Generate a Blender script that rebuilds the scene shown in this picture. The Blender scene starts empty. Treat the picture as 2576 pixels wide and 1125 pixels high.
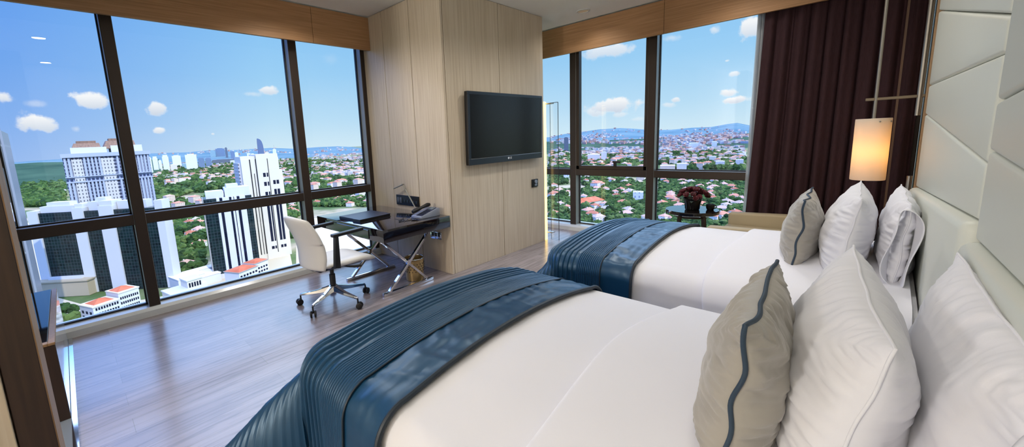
import bpy, bmesh, math, random
import numpy as np
from mathutils import Vector, Matrix, noise
random.seed(7)
C = bpy.context.scene.collection
PI = math.pi
# ------------------------------------------------------------------ camera model (solved from the room's parallel edges)
CR = Vector((0.7085292, -0.70409734, -0.04725783)); CU = Vector((0.14404284, 0.07874173, 0.98643368)); CF = Vector((0.69082417, 0.70572422, -0.15721099))
CFX, CPX, CPY = 1008.745, 1159.158, 512.024
EYE = Vector((0, 0, 1.4))
def ray(x, y): return CF + CR*((x-CPX)/CFX) - CU*((y-CPY)/CFX)
def at_z(x, y, z):
    d = ray(x, y); return EYE + d*((z-EYE.z)/d.z)
def at_d(x, y, dist):
    d = ray(x, y); return EYE + d*(dist/math.hypot(d.x, d.y))
GZ = -110.0                                   # street level far below the hotel floor
# ------------------------------------------------------------------ materials
def s2l(c): return tuple(((v/255)/12.92 if v/255 <= .04045 else ((v/255+.055)/1.055)**2.4) for v in c) + (1,)
def mat(name, col, rough=.5, metal=0, spec=.5, coat=0, sheen=0, emit=None, es=0, bump=0, bscale=200, trans=0):
    m = bpy.data.materials.new(name); m.use_nodes = True
    b = m.node_tree.nodes['Principled BSDF']
    b.inputs['Base Color'].default_value = s2l(col); b.inputs['Roughness'].default_value = rough; b.inputs['Metallic'].default_value = metal
    b.inputs['Specular IOR Level'].default_value = spec; b.inputs['Coat Weight'].default_value = coat; b.inputs['Sheen Weight'].default_value = sheen
    if emit: b.inputs['Emission Color'].default_value = s2l(emit); b.inputs['Emission Strength'].default_value = es
    if bump:
        n = m.node_tree.nodes; l = m.node_tree.links
        t = n.new('ShaderNodeTexCoord'); x = n.new('ShaderNodeTexNoise'); x.inputs['Scale'].default_value = bscale; x.inputs['Detail'].default_value = 4
        bp = n.new('ShaderNodeBump'); bp.inputs['Strength'].default_value = bump; bp.inputs['Distance'].default_value = .002
        l.new(t.outputs['Object'], x.inputs['Vector']); l.new(x.outputs['Fac'], bp.inputs['Height']); l.new(bp.outputs['Normal'], b.inputs['Normal'])
    return m
def ramp_mat(name, stops, scale=(1, 1, 1), nscale=4, detail=6, rough=.5, spec=.5, coat=0, distort=0, second=None):
    """noise stretched along one axis mapped through a colour ramp: wood grain, woven cloth, leaves, ground"""
    m = bpy.data.materials.new(name); m.use_nodes = True; n = m.node_tree.nodes; l = m.node_tree.links; b = n['Principled BSDF']
    t = n.new('ShaderNodeTexCoord'); mp = n.new('ShaderNodeMapping'); mp.inputs['Scale'].default_value = scale
    x = n.new('ShaderNodeTexNoise'); x.inputs['Scale'].default_value = nscale; x.inputs['Detail'].default_value = detail; x.inputs['Distortion'].default_value = distort
    r = n.new('ShaderNodeValToRGB'); e = r.color_ramp.elements
    while len(e) < len(stops): e.new(.5)
    for i, (p, c) in enumerate(stops): e[i].position = p; e[i].color = s2l(c)
    l.new(t.outputs['Object'], mp.inputs['Vector']); l.new(mp.outputs['Vector'], x.inputs['Vector']); l.new(x.outputs['Fac'], r.inputs['Fac'])
    l.new(r.outputs['Color'], b.inputs['Base Color'])
    b.inputs['Roughness'].default_value = rough; b.inputs['Specular IOR Level'].default_value = spec; b.inputs['Coat Weight'].default_value = coat
    b.inputs['Coat Roughness'].default_value = .2
    return m
M = {}
M['wood'] = ramp_mat('light_oak_veneer', [(.3, (196, 180, 156)), (.5, (208, 193, 170)), (.7, (216, 203, 182))], (22, 22, .6), 3, 6, .45, .4)
M['wood_fascia'] = ramp_mat('fascia_veneer', [(.3, (156, 118, 82)), (.5, (170, 130, 92)), (.7, (182, 142, 104))], (.7, .7, 25), 3, 6, .5, .3)
M['wood_strip'] = ramp_mat('oak_edge', [(.3, (134, 104, 72)), (.7, (154, 122, 88))], (20, 20, .6), 3, 5, .5)
M['dark_wood'] = ramp_mat('dark_walnut', [(.3, (44, 30, 22)), (.7, (60, 42, 31))], (20, 20, .8), 3, 5, .5)
M['ceiling'] = mat('ceiling_paint', (236, 233, 226), .9, bump=.05, bscale=80)
M['paint'] = mat('wall_paint', (205, 198, 186), .9, bump=.05, bscale=80)
M['bronze'] = mat('bronze_window_frame', (58, 48, 42), .45, .3, .4)
M['bronze_dark'] = mat('dark_gasket', (22, 19, 18), .6)
M['sill'] = mat('painted_sill', (214, 217, 216), .22, 0, .7)
M['alu'] = mat('grey_aluminium_cheek', (150, 154, 154), .35, .2)  # lighter grey paints sky light onto the mullion sides
M['lamp_bar'] = mat('bronzed_steel_bar', (112, 100, 82), .5, .6)
M['chrome'] = mat('chrome', (225, 226, 230), .08, 1)
M['steel'] = mat('brushed_steel', (168, 164, 156), .3, 1)
M['black_plastic'] = mat('black_plastic', (16, 16, 18), .45)
M['black_gloss'] = mat('black_lacquer', (20, 15, 17), .06, 0, .6, .6)
M['screen'] = mat('tv_screen', (26, 26, 27), .22, 0, .35)
M['bezel'] = mat('tv_bezel', (40, 48, 58), .3, 0, .5)
M['white_leather'] = mat('white_upholstery', (228, 226, 222), .5, 0, .4, bump=.1, bscale=300)
M['linen'] = mat('white_cotton', (224, 224, 230), .9, 0, .2, 0, .15, bump=.06, bscale=500)
M['linen2'] = mat('white_cotton_sheet', (229, 229, 236), .85, 0, .2, 0, .15, bump=.05, bscale=500)
M['greige'] = mat('greige_satin', (156, 151, 142), .5, 0, .35, 0, .3, bump=.1, bscale=400)
M['navy_cord'] = mat('navy_cord', (34, 54, 72), .6)
M['teal'] = mat('teal_satin', (20, 60, 92), .36, 0, .6, 0, 0, bump=.1, bscale=350)
M['teal'].node_tree.nodes['Principled BSDF'].inputs['Specular Tint'].default_value = (.6, .82, 1, 1)
M['teal_dark'] = mat('dark_teal_hem', (22, 36, 48), .5)
M['divan'] = mat('dark_bed_base', (58, 46, 40), .8)
M['curtain'] = ramp_mat('aubergine_curtain', [(.3, (50, 32, 36)), (.7, (62, 41, 45))], (60, 60, 4), 4, 3, .85, .2)
M['cream_leather'] = mat('cream_headboard_leather', (214, 217, 208), .42, 0, .4, bump=.12, bscale=160)
M['beige'] = mat('beige_upholstery', (172, 158, 130), .7, 0, .3, bump=.1, bscale=400)
M['folder'] = mat('navy_leather_folder', (28, 36, 62), .35, 0, .5)
M['silver_plastic'] = mat('silver_plastic', (150, 158, 176), .35, .3)
M['brass_mesh'] = mat('brass_bin', (176, 150, 104), .35, .7)
M['vase'] = mat('black_vase', (14, 12, 13), .25)
M['petal'] = ramp_mat('dark_red_petals', [(.3, (48, 8, 16)), (.6, (92, 14, 28)), (.8, (128, 30, 44))], (1, 1, 1), 30, 3, .6)
M['leaf'] = mat('dark_leaf', (28, 44, 24), .6)
M['stone'] = mat('grey_stone_floor', (126, 134, 146), .25)
M['led'] = mat('warm_light_strip', (255, 226, 150), .5, emit=(255, 214, 120), es=3.2)
M['lacquer'] = mat('pale_gloss_lacquer', (190, 198, 210), .12, 0, .6, .5)
M['lamp_disc'] = mat('downlight_lens', (255, 250, 240), .5, emit=(255, 246, 230), es=90)
M['white_text'] = mat('white_logo', (230, 232, 236), .4, emit=None)
M['mirror'] = mat('mirror_glass', (205, 212, 216), .02, 1)

def glass_mat(name, tint, refl=1.0, alpha=0.0):
    m = bpy.data.materials.new(name); m.use_nodes = True; n = m.node_tree.nodes; l = m.node_tree.links; n.clear()
    o = n.new('ShaderNodeOutputMaterial'); t = n.new('ShaderNodeBsdfTransparent'); t.inputs['Color'].default_value = tint
    g = n.new('ShaderNodeBsdfGlossy'); g.inputs['Roughness'].default_value = 0.0
    f = n.new('ShaderNodeFresnel'); f.inputs['IOR'].default_value = 1.3; x = n.new('ShaderNodeMixShader')
    l.new(f.outputs['Fac'], x.inputs['Fac']); l.new(t.outputs['BSDF'], x.inputs[1]); l.new(g.outputs['BSDF'], x.inputs[2]); l.new(x.outputs['Shader'], o.inputs['Surface'])
    return m
M['glass'] = glass_mat('window_glass', (.985, .99, .99, 1))
def sheer_mat():
    m = bpy.data.materials.new('sheer_voile'); m.use_nodes = True; n = m.node_tree.nodes; l = m.node_tree.links; n.clear()
    o = n.new('ShaderNodeOutputMaterial'); t = n.new('ShaderNodeBsdfTransparent'); d = n.new('ShaderNodeBsdfTranslucent'); d.inputs['Color'].default_value = (.8, .82, .84, 1)
    e = n.new('ShaderNodeBsdfDiffuse'); e.inputs['Color'].default_value = (.75, .78, .8, 1)
    a = n.new('ShaderNodeMixShader'); x = n.new('ShaderNodeMixShader'); x.inputs['Fac'].default_value = .5
    l.new(d.outputs[0], a.inputs[1]); l.new(e.outputs[0], a.inputs[2]); l.new(t.outputs[0], x.inputs[1]); l.new(a.outputs[0], x.inputs[2]); l.new(x.outputs[0], o.inputs['Surface'])
    return m
M['sheer'] = sheer_mat()
def shade_mat():
    m = bpy.data.materials.new('opal_glass_shade'); m.use_nodes = True; n = m.node_tree.nodes; l = m.node_tree.links; n.clear()
    o = n.new('ShaderNodeOutputMaterial'); d = n.new('ShaderNodeBsdfTranslucent'); d.inputs['Color'].default_value = (.97, .84, .60, 1)
    e = n.new('ShaderNodeBsdfDiffuse'); e.inputs['Color'].default_value = (.86, .8, .74, 1); a = n.new('ShaderNodeMixShader'); a.inputs['Fac'].default_value = .5
    l.new(d.outputs[0], a.inputs[1]); l.new(e.outputs[0], a.inputs[2]); l.new(a.outputs[0], o.inputs['Surface'])
    return m
M['shade'] = shade_mat()
def floor_mat():
    m = bpy.data.materials.new('ash_plank_floor'); m.use_nodes = True; n = m.node_tree.nodes; l = m.node_tree.links; b = n['Principled BSDF']
    t = n.new('ShaderNodeTexCoord')
    br = n.new('ShaderNodeTexBrick'); br.inputs['Scale'].default_value = 1; br.inputs['Brick Width'].default_value = 1.9; br.inputs['Row Height'].default_value = .16
    br.inputs['Mortar Size'].default_value = .0015; br.inputs['Color1'].default_value = s2l((142, 132, 134)); br.inputs['Color2'].default_value = s2l((162, 152, 154)); br.inputs['Mortar'].default_value = s2l((132, 124, 118)); br.offset = .37
    mp = n.new('ShaderNodeMapping'); mp.inputs['Scale'].default_value = (1.3, 22, 1); x = n.new('ShaderNodeTexNoise'); x.inputs['Scale'].default_value = 2.2; x.inputs['Detail'].default_value = 8; x.inputs['Distortion'].default_value = .6
    r = n.new('ShaderNodeValToRGB'); e = r.color_ramp.elements; e[0].position = .32; e[0].color = (.5, .47, .45, 1); e[1].position = .55; e[1].color = (1, 1, 1, 1)
    mx = n.new('ShaderNodeMix'); mx.data_type = 'RGBA'; mx.blend_type = 'MULTIPLY'; mx.inputs['Factor'].default_value = .75
    l.new(t.outputs['Object'], br.inputs['Vector']); l.new(t.outputs['Object'], mp.inputs['Vector']); l.new(mp.outputs['Vector'], x.inputs['Vector']); l.new(x.outputs['Fac'], r.inputs['Fac'])
    l.new(br.outputs['Color'], mx.inputs['A']); l.new(r.outputs['Color'], mx.inputs['B']); l.new(mx.outputs['Result'], b.inputs['Base Color'])
    b.inputs['Roughness'].default_value = .26; b.inputs['Specular IOR Level'].default_value = .5; b.inputs['Coat Weight'].default_value = .25; b.inputs['Coat Roughness'].default_value = .16
    return m
M['floor'] = floor_mat()
# ------------------------------------------------------------------ mesh building
class MB:
    def __init__(s): s.bm = bmesh.new()
    def _in(s, t):
        me = bpy.data.meshes.new('t'); t.to_mesh(me); t.free(); s.bm.from_mesh(me); bpy.data.meshes.remove(me)
    def box(s, x0, x1, y0, y1, z0, z1, bev=0, seg=2, mtx=None, mi=0):
        t = bmesh.new(); bmesh.ops.create_cube(t, size=1)
        bmesh.ops.transform(t, matrix=Matrix.Translation(((x0+x1)/2, (y0+y1)/2, (z0+z1)/2)) @ Matrix.Diagonal((abs(x1-x0), abs(y1-y0), abs(z1-z0), 1)), verts=t.verts)
        if bev: bmesh.ops.bevel(t, geom=t.edges[:]+t.verts[:], offset=bev, segments=seg, profile=.5, affect='EDGES')
        if mtx: bmesh.ops.transform(t, matrix=mtx, verts=t.verts)
        for f in t.faces: f.material_index = mi
        s._in(t); return s
    def prism(s, poly, axis, a, b, bev=0, mi=0, seg=2):
        """extrude a 2-D polygon along an axis ('x': poly=(y,z), 'y': poly=(x,z), 'z': poly=(x,y))"""
        t = bmesh.new()
        def P(p, k): return {'x': (k, p[0], p[1]), 'y': (p[0], k, p[1]), 'z': (p[0], p[1], k)}[axis]
        v0 = [t.verts.new(P(p, a)) for p in poly]; v1 = [t.verts.new(P(p, b)) for p in poly]; n = len(poly)
        t.faces.new(v0); t.faces.new(v1[::-1])
        for i in range(n): t.faces.new((v0[i], v1[i], v1[(i+1) % n], v0[(i+1) % n]))
        bmesh.ops.recalc_face_normals(t, faces=t.faces)
        if bev: bmesh.ops.bevel(t, geom=t.edges[:]+t.verts[:], offset=bev, segments=seg, profile=.5, affect='EDGES')
        for f in t.faces: f.material_index = mi
        s._in(t); return s
    def tube(s, pts, r, n=10, cap=True, closed=False):
        pts = [Vector(p) for p in pts]; rs = r if isinstance(r, (list, tuple)) else [r]*len(pts); rings = []; N = len(pts)
        up = None
        for i, p in enumerate(pts):
            if closed: d = (pts[(i+1) % N]-pts[i-1])
            else: d = (pts[min(i+1, N-1)]-pts[max(i-1, 0)])
            d.normalize()
            if up is None: up = Vector((0, 0, 1)) if abs(d.z) < .9 else Vector((1, 0, 0))
            u = (up - d*up.dot(d)).normalized(); w = d.cross(u); up = u
            rings.append([s.bm.verts.new(p + (u*math.cos(2*PI*k/n) + w*math.sin(2*PI*k/n))*rs[i]) for k in range(n)])
        for i in range(N if closed else N-1):
            a, b = rings[i], rings[(i+1) % N]
            for k in range(n): s.bm.faces.new((a[k], a[(k+1) % n], b[(k+1) % n], b[k]))
        if cap and not closed: s.bm.faces.new(rings[0][::-1]); s.bm.faces.new(rings[-1])
        return s
    def bar(s, p0, p1, w, h, up=(0, 0, 1)):
        """rectangular bar between two points"""
        p0, p1 = Vector(p0), Vector(p1); d = p1-p0; L = d.length; d.normalize(); up = Vector(up)
        x = d.cross(up).normalized(); z = x.cross(d)
        m = Matrix((x.to_4d(), d.to_4d(), z.to_4d(), (0, 0, 0, 1))).transposed(); m[3] = (0, 0, 0, 1)
        for i in range(3): m[i][3] = ((p0+p1)/2)[i]
        return s.box(-w/2, w/2, -L/2, L/2, -h/2, h/2, min(w, h)*.15, 1, m)
    def lathe(s, prof, c, n=32):
        rings = [[s.bm.verts.new((c[0]+r*math.cos(2*PI*k/n), c[1]+r*math.sin(2*PI*k/n), c[2]+z)) for k in range(n)] for r, z in prof]
        for a, b in zip(rings, rings[1:]):
            for k in range(n): s.bm.faces.new((a[k], a[(k+1) % n], b[(k+1) % n], b[k]))
        s.bm.faces.new(rings[0][::-1]); s.bm.faces.new(rings[-1]); return s
    def ball(s, c, r, sub=2, sc=(1, 1, 1)):
        bmesh.ops.create_icosphere(s.bm, subdivisions=sub, radius=r, matrix=Matrix.Translation(c) @ Matrix.Diagonal((*sc, 1))); return s
    def grid(s, fn, nu, nv, close_u=False):
        g = [[s.bm.verts.new(fn(i/(nu-(0 if close_u else 1)), j/(nv-1))) for j in range(nv)] for i in range(nu)]
        for i in range(nu if close_u else nu-1):
            a, b = g[i], g[(i+1) % nu]
            for j in range(nv-1): s.bm.faces.new((a[j], b[j], b[j+1], a[j+1]))
        return s
def origin_of(o):
    p = Vector((0, 0, 0)); q = o
    while q: p += q.location; q = q.parent
    return p
def mesh_obj(name, mb, mats, parent=None, smooth=35, label=None, origin=None, solid=0, local=False):
    bm = mb.bm; bmesh.ops.remove_doubles(bm, verts=bm.verts, dist=1e-5); bmesh.ops.recalc_face_normals(bm, faces=bm.faces)
    off = Vector((0, 0, 0))
    if parent is not None and not local: off = origin_of(parent)
    elif parent is None:
        if origin is None:
            vs = [v.co for v in bm.verts]; lo = [min(v[i] for v in vs) for i in range(3)]; hi = [max(v[i] for v in vs) for i in range(3)]
            off = Vector(((lo[0]+hi[0])/2, (lo[1]+hi[1])/2, lo[2]))
        else: off = Vector(origin)
    bmesh.ops.translate(bm, vec=-off, verts=bm.verts)
    me = bpy.data.meshes.new(name); bm.to_mesh(me); bm.free()
    for m in (mats if isinstance(mats, (list, tuple)) else [mats]): me.materials.append(m)
    if smooth:
        me.polygons.foreach_set('use_smooth', [True]*len(me.polygons)); me.set_sharp_from_angle(angle=math.radians(smooth))
    o = bpy.data.objects.new(name, me); C.objects.link(o)
    if parent is not None: o.parent = parent
    else: o.location = off
    if label: o['label'] = label
    if solid:
        s = o.modifiers.new('thickness', 'SOLIDIFY'); s.thickness = solid; s.offset = 0
    return o
def tag(o, label, cat, group=None, kind=None):
    o['label'] = label; o['category'] = cat
    if group: o['group'] = group
    if kind: o['kind'] = kind
    return o
def thing(name, label, cat, loc, group=None):
    o = bpy.data.objects.new(name, None); o.empty_display_size = .1; C.objects.link(o); o.location = loc
    return tag(o, label, cat, group)
def struct(name, mb, m, smooth=0, label=None, parent=None):
    o = mesh_obj(name, mb, m, parent, smooth)
    if parent is None:
        o['kind'] = 'structure'
    if label: o['label'] = label
    return o
def dup(root, loc, rz=0, sc=None, label=None, group=None):
    r = root.copy(); C.objects.link(r); r.location = loc; r.rotation_euler = (0, 0, rz)
    if sc: r.scale = sc
    if label: r['label'] = label
    if group: r['group'] = group
    for ch in root.children:
        c = ch.copy(); C.objects.link(c); c.parent = r
        for g in ch.children:
            d = g.copy(); C.objects.link(d); d.parent = c
    return r
# ================================================================== THE ROOM
CZ = 2.853; XR = 5.25; YL = 4.34; HB = -.235
struct('floor', MB().box(-.15, 5.5, -.6, 4.36, -.15, 0), M['floor'])
struct('floor_entry', MB().box(-5.0, -.15, -.6, 4.36, -.15, 0), M['stone'])
struct('ceiling', MB().box(-5.0, 5.6, -.6, 4.6, CZ, CZ+.2), M['ceiling'])
struct('wall_back', MB().box(-5.0, 5.5, -.6, -.30, 0, CZ), M['wood'])
struct('wall_left', MB().box(-.6, -.31, 3.0, 4.5, 0, CZ), M['paint'])
struct('wall_entry', MB().box(-5.2, -5.0, -.6, 3.2, 0, CZ), M['paint'])
struct('wall_niche', MB().box(-5.0, -.6, 3.0, 3.2, 0, CZ), M['paint'])
# column clad in oak panels, seams as real grooves between panels
col = struct('wall_column', MB().box(2.79, 4.45, 3.015, 4.42, 0, CZ), M['dark_wood'])
g = .0035
ys = [2.98, 3.46, 3.944, 4.36]
for a, b in zip(ys, ys[1:]):
    mesh_obj('oak_panel', MB().box(2.755, 2.785, a+(g if a > 2.99 else 0), b-g, 0, CZ-.004, .002, 1), M['wood'], col)
for a, b in ((2.789, 3.62), (3.62, 4.48)):
    mesh_obj('oak_panel', MB().box(a+g, b-(g if b < 4.4 else 0), 2.98, 3.012, 0, CZ-.004, .002, 1), M['wood'], col)
mesh_obj('oak_panel', MB().box(4.452, 4.48, 3.014, 4.40, 0, CZ-.004, .002, 1), M['wood'], col)
# fascia (valance) boards in front of the windows
fl = struct('trim_1', MB().box(-2.3, 2.06, 4.2, 4.235, 2.478, CZ-.015), M['wood_fascia'])
mesh_obj('fascia_board', MB().box(2.064, 2.752, 4.2, 4.235, 2.478, CZ-.015), M['wood_fascia'], fl)
fr = struct('trim_2', MB().box(5.05, 5.085, -.29, 1.74, 2.478, CZ-.015), M['wood_fascia'])
mesh_obj('fascia_board', MB().box(5.05, 5.085, 1.744, 4.2, 2.478, CZ-.015), M['wood_fascia'], fr)
struct('trim_3', MB().box(4.49, 5.045, 4.2, 4.235, 2.478, CZ-.015), M['wood_fascia'])
# sills
sl = MB().prism([(4.305, 0), (4.305, .052), (4.33, .075), (4.55, .075), (4.55, -.15), (4.32, -.15)], 'x', -.6, 2.75)
struct('baseboard_left', sl, M['sill'])
sr = MB().prism([(5.19, 0), (5.19, .055), (5.215, .08), (5.5, .08), (5.5, -.15), (5.2, -.15)], 'y', -.29, 4.36)
struct('baseboard_right', sr, M['sill'])
struct('baseboard_corner', MB().prism([(4.30, 0), (4.30, .052), (4.33, .075), (4.55, .075), (4.55, -.15), (4.32, -.15)], 'x', 4.49, 5.18), M['sill'])
struct('trim_5', MB().box(-.161, -.138, 2.2, 4.30, 0, .004), M['chrome'], label='bright metal threshold strip between the plank floor and the grey floor')
# ---- left window: three bays of fixed glass over a low light
w1 = struct('window_1', MB().box(-.6, 2.75, 4.36, 4.46, 2.62, 2.75), M['bronze'])
for x0, x1 in ((-1.11, -1.03), (.368, .446), (1.846, 1.93), (2.70, 2.752)):
    if x0 < -.7: continue
    mu = mesh_obj('mullion', MB().box(x0, x1, 4.345, 4.47, .075, 2.75, .004, 1), M['bronze'], w1)
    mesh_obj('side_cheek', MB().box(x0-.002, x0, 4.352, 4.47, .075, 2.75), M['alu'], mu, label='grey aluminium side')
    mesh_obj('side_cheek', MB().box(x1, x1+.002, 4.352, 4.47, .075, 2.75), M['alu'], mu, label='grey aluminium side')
for x0, x1 in ((-.31, .368), (.446, 1.846), (1.93, 2.70)):
    mesh_obj('transom', MB().box(x0, x1, 4.352, 4.47, .812, .90, .004, 1), M['bronze'], w1)
    gk = MB()
    for a, b in ((.078, .812), (.90, 2.7)):
        for p in ((x0, x0+.012), (x1-.012, x1)): gk.box(p[0], p[1], 4.44, 4.47, a, b)
        gk.box(x0, x1, 4.44, 4.47, a, a+.012); gk.box(x0, x1, 4.44, 4.47, b-.012, b)
    mesh_obj('gasket', gk, M['bronze_dark'], w1)
    mesh_obj('pane', MB().box(x0, x1, 4.452, 4.460, .90, 2.7), M['glass'], w1)
    mesh_obj('pane', MB().box(x0, x1, 4.452, 4.460, .078, .812), M['glass'], w1)
# ---- right window
w2 = struct('window_2', MB().box(5.27, 5.38, -.29, 4.36, 2.62, 2.75), M['bronze'])
mul = [(-.29, -.2), (.82, .90), (1.885, 1.974), (2.965, 3.053), (4.03, 4.12)]
for a, b in mul:
    mu = mesh_obj('mullion', MB().box(5.255, 5.39, a, b, .08, 2.75, .004, 1), M['bronze'], w2)
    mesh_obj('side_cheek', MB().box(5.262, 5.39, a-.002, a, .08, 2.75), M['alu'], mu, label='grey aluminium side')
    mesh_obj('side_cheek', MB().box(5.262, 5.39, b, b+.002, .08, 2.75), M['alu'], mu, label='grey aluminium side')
for (a0, a), (b, b0) in zip(mul, mul[1:]):
    a, b = a, b
    mesh_obj('transom', MB().box(5.262, 5.39, a, b, .812, .90, .004, 1), M['bronze'], w2)
    gk = MB()
    for z0, z1 in ((.083, .812), (.90, 2.7)):
        for p in ((a, a+.012), (b-.012, b)): gk.box(5.355, 5.385, p[0], p[1], z0, z1)
        gk.box(5.355, 5.385, a, b, z0, z0+.012); gk.box(5.355, 5.385, a, b, z1-.012, z1)
    mesh_obj('gasket', gk, M['bronze_dark'], w2)
    mesh_obj('pane', MB().box(5.365, 5.373, a, b, .90, 2.7), M['glass'], w2)
    mesh_obj('pane', MB().box(5.365, 5.373, a, b, .083, .812), M['glass'], w2)
# opening sash in the middle bay, with its lever
sa = MB(); a, b = 1.974, 2.965
for p in ((a, a+.045), (b-.045, b)): sa.box(5.275, 5.35, p[0], p[1], .90, 2.62, .003, 1)
sa.box(5.275, 5.35, a, b, .90, .95, .003, 1); sa.box(5.275, 5.35, a, b, 2.57, 2.62, .003, 1)
sash = mesh_obj('sash', sa, M['bronze'], w2)
mesh_obj('lever', MB().box(5.245, 5.275, 2.365, 2.40, .945, 1.01, .004).box(5.235, 5.25, 2.30, 2.41, .995, 1.02, .004), M['bronze_dark'], sash)
M['trim_brown'] = mat('brown_trim', (88, 60, 38), .5)
# ---- curtain: dark aubergine, real pleats
def curtain_pt(u, v, y0, y1, x, amp, n, flare=0, ph=0):
    z = .01 + 2.62*v
    y = y0 + (y1-y0)*u + flare*u*(1-v)**1.2
    w = math.sin(u*n*2*PI+ph + .5*math.sin(u*9+1)) + .35*math.sin(u*n*4.3*PI+1.2)
    a = amp*(.55+.45*(1-v)) if True else amp
    return Vector((x + a*w + .006*noise.noise((u*9, v*3, 2.)), y + .35*amp*math.cos(u*n*2*PI+ph), z))
cb = MB().grid(lambda u, v: curtain_pt(u, v, -.27, .81, 5.15, .034, 9, .075), 260, 24)
tag(mesh_obj('curtain', cb, M['curtain'], None, 60, solid=.004), 'dark aubergine floor-length curtain drawn back beside the headboard', 'curtain')
sb = MB().grid(lambda u, v: curtain_pt(u, v, .80, .895, 5.215, .012, 3, .03, 1.), 50, 16)
tag(mesh_obj('sheer_curtain', sb, M['sheer'], None, 60, solid=.001), 'narrow gathered edge of a white see-through sheer beside the dark curtain', 'curtain')
struct('trim_4', MB().box(4.968, 4.982, -.142, -.128, 0, CZ), M['trim_brown'])
# ---- headboard of irregular cream leather panels
hb = thing('headboard', 'tall cream leather headboard of irregular padded panels behind both beds', 'headboard', (1.9, -.27, 0))
XE, XS = 3.93, 1.836
def hpanel(poly, th, bev=.012):
    cx = sum(p[0] for p in poly)/len(poly); cz = sum(p[1] for p in poly)/len(poly)
    q = []
    for x, z in poly:                                    # leave a fine gap between neighbours
        d = math.hypot(x-cx, z-cz); k = 1-.004*2/d; q.append((cx+(x-cx)*k, cz+(z-cz)*k))
    mesh_obj('padded_panel', MB().prism(q, 'y', -.296, HB+th, bev, 0, 3), M['cream_leather'], hb, 40)
XN = -.6
hpanel([(XS, 1.655), (XE, 2.035), (XE, 2.84), (XS, 2.84)], 0)
hpanel([(XS, 1.56), (XE, 1.595), (XE, 2.035), (XS, 1.655)], 0)
hpanel([(XS, 1.262), (XE, 1.418), (XE, 1.595), (XS, 1.56)], 0)
hpanel([(XS, 1.10), (XE, .955), (XE, 1.418), (XS, 1.262)], 0)
hpanel([(XS, .30), (XE, .30), (XE, .955), (XS, 1.10)], .03, .03)
hpanel([(XN, 1.66), (XS, 1.432), (XS, 2.84), (XN, 2.84)], 0)
hpanel([(XN, 1.13), (XS, 1.301), (XS, 1.432), (XN, 1.66)], 0)
hpanel([(XN, 1.10), (XS, 1.046), (XS, 1.301), (XN, 1.13)], 0)
hpanel([(XN, .30), (XS, .30), (XS, 1.046), (XN, 1.10)], .03, .03)
mesh_obj('edge_strip', MB().box(3.94, 3.985, -.296, -.228, 0, CZ-.01, .003, 1), M['wood_strip'], hb, label='narrow oak strip along the far edge')
# ---- pendant lamp on a rod with crossbar and wall pole
lp = thing('bedside_pendant_lamp', 'glowing white cylinder pendant lamp on a steel rod in front of the dark curtain', 'lamp', (4.12, -.01, .97))
lx, ly = 4.12, -.008
shp = [(.092, 0), (.0935, .004), (.0935, .43), (.092, .434), (.0895, .43), (.0895, .004)]
mb = MB(); n = 48
rings = [[mb.bm.verts.new((lx+r*math.cos(2*PI*k/n), ly+r*math.sin(2*PI*k/n), .975+z)) for k in range(n)] for r, z in shp]
for a, b in zip(rings, rings[1:]+rings[:1]):
    for k in range(n): mb.bm.faces.new((a[k], a[(k+1) % n], b[(k+1) % n], b[k]))
shd = mesh_obj('lamp_shade', mb, M['shade'], lp, 40)
for ang in (200, 245, 320): mesh_obj('screw', MB().ball((lx+.095*math.cos(math.radians(ang)), ly+.095*math.sin(math.radians(ang)), 1.385), .006, 1), M['steel'], shd)
mesh_obj('rod', MB().tube([(lx, ly, 1.40), (lx, ly, CZ)], .0095), M['steel'], lp)
mesh_obj('shade_holder', MB().lathe([(.088, 0), (.088, .006), (.012, .01), (.012, .02)], (lx, ly, 1.392)), M['steel'], lp)
mesh_obj('bulb', MB().lathe([(.004, 0), (.022, .01), (.03, .035), (.026, .06), (.014, .085), (.012, .12)], (lx, ly, 1.12), 16), mat('bulb_glass', (255, 236, 200), .4, emit=(255, 206, 140), es=70), lp)
mesh_obj('crossbar', MB().box(4.112, 4.128, -.235, .045, 1.532, 1.552, .003, 1), M['lamp_bar'], lp)
mesh_obj('wall_pole', MB().tube([(4.12, -.212, 1.415), (4.12, -.212, CZ)], .014).box(4.10, 4.14, -.30, -.205, 2.2, 2.23), M['steel'], lp)
tag(mesh_obj('wall_pole', MB().tube([(4.1, -.212, .0), (4.1, -.212, 1.01)], .014), M['steel']), 'short steel tube standing at the headboard edge below the pendant lamp', 'pole')
# ---- television
tv = thing('television', 'black flat wall television on the oak column', 'television', (3.66, 2.95, 1.13))
tvm = Matrix.Translation((3.66, 2.945, 1.13)) @ Matrix.Rotation(math.radians(1.2), 4, 'X') @ Matrix.Translation((-3.66, -2.945, -1.13))
mesh_obj('housing', MB().box(2.997, 4.323, 2.915, 2.955, 1.128, 1.884, .006, 2, tvm).box(3.3, 4.0, 2.95, 2.98, 1.3, 1.75), M['black_plastic'], tv)
fb = MB()
for q in ((2.997, 4.323, 1.852, 1.884), (2.997, 4.323, 1.128, 1.195), (2.997, 3.03, 1.195, 1.852), (4.29, 4.323, 1.195, 1.852)): fb.box(q[0], q[1], 2.905, 2.918, q[2], q[3], .003, 1, tvm)
bz = mesh_obj('bezel', fb, M['bezel'], tv)
mesh_obj('screen', MB().box(3.028, 4.292, 2.909, 2.918, 1.193, 1.854, 0, 1, tvm), M['screen'], tv)
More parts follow.
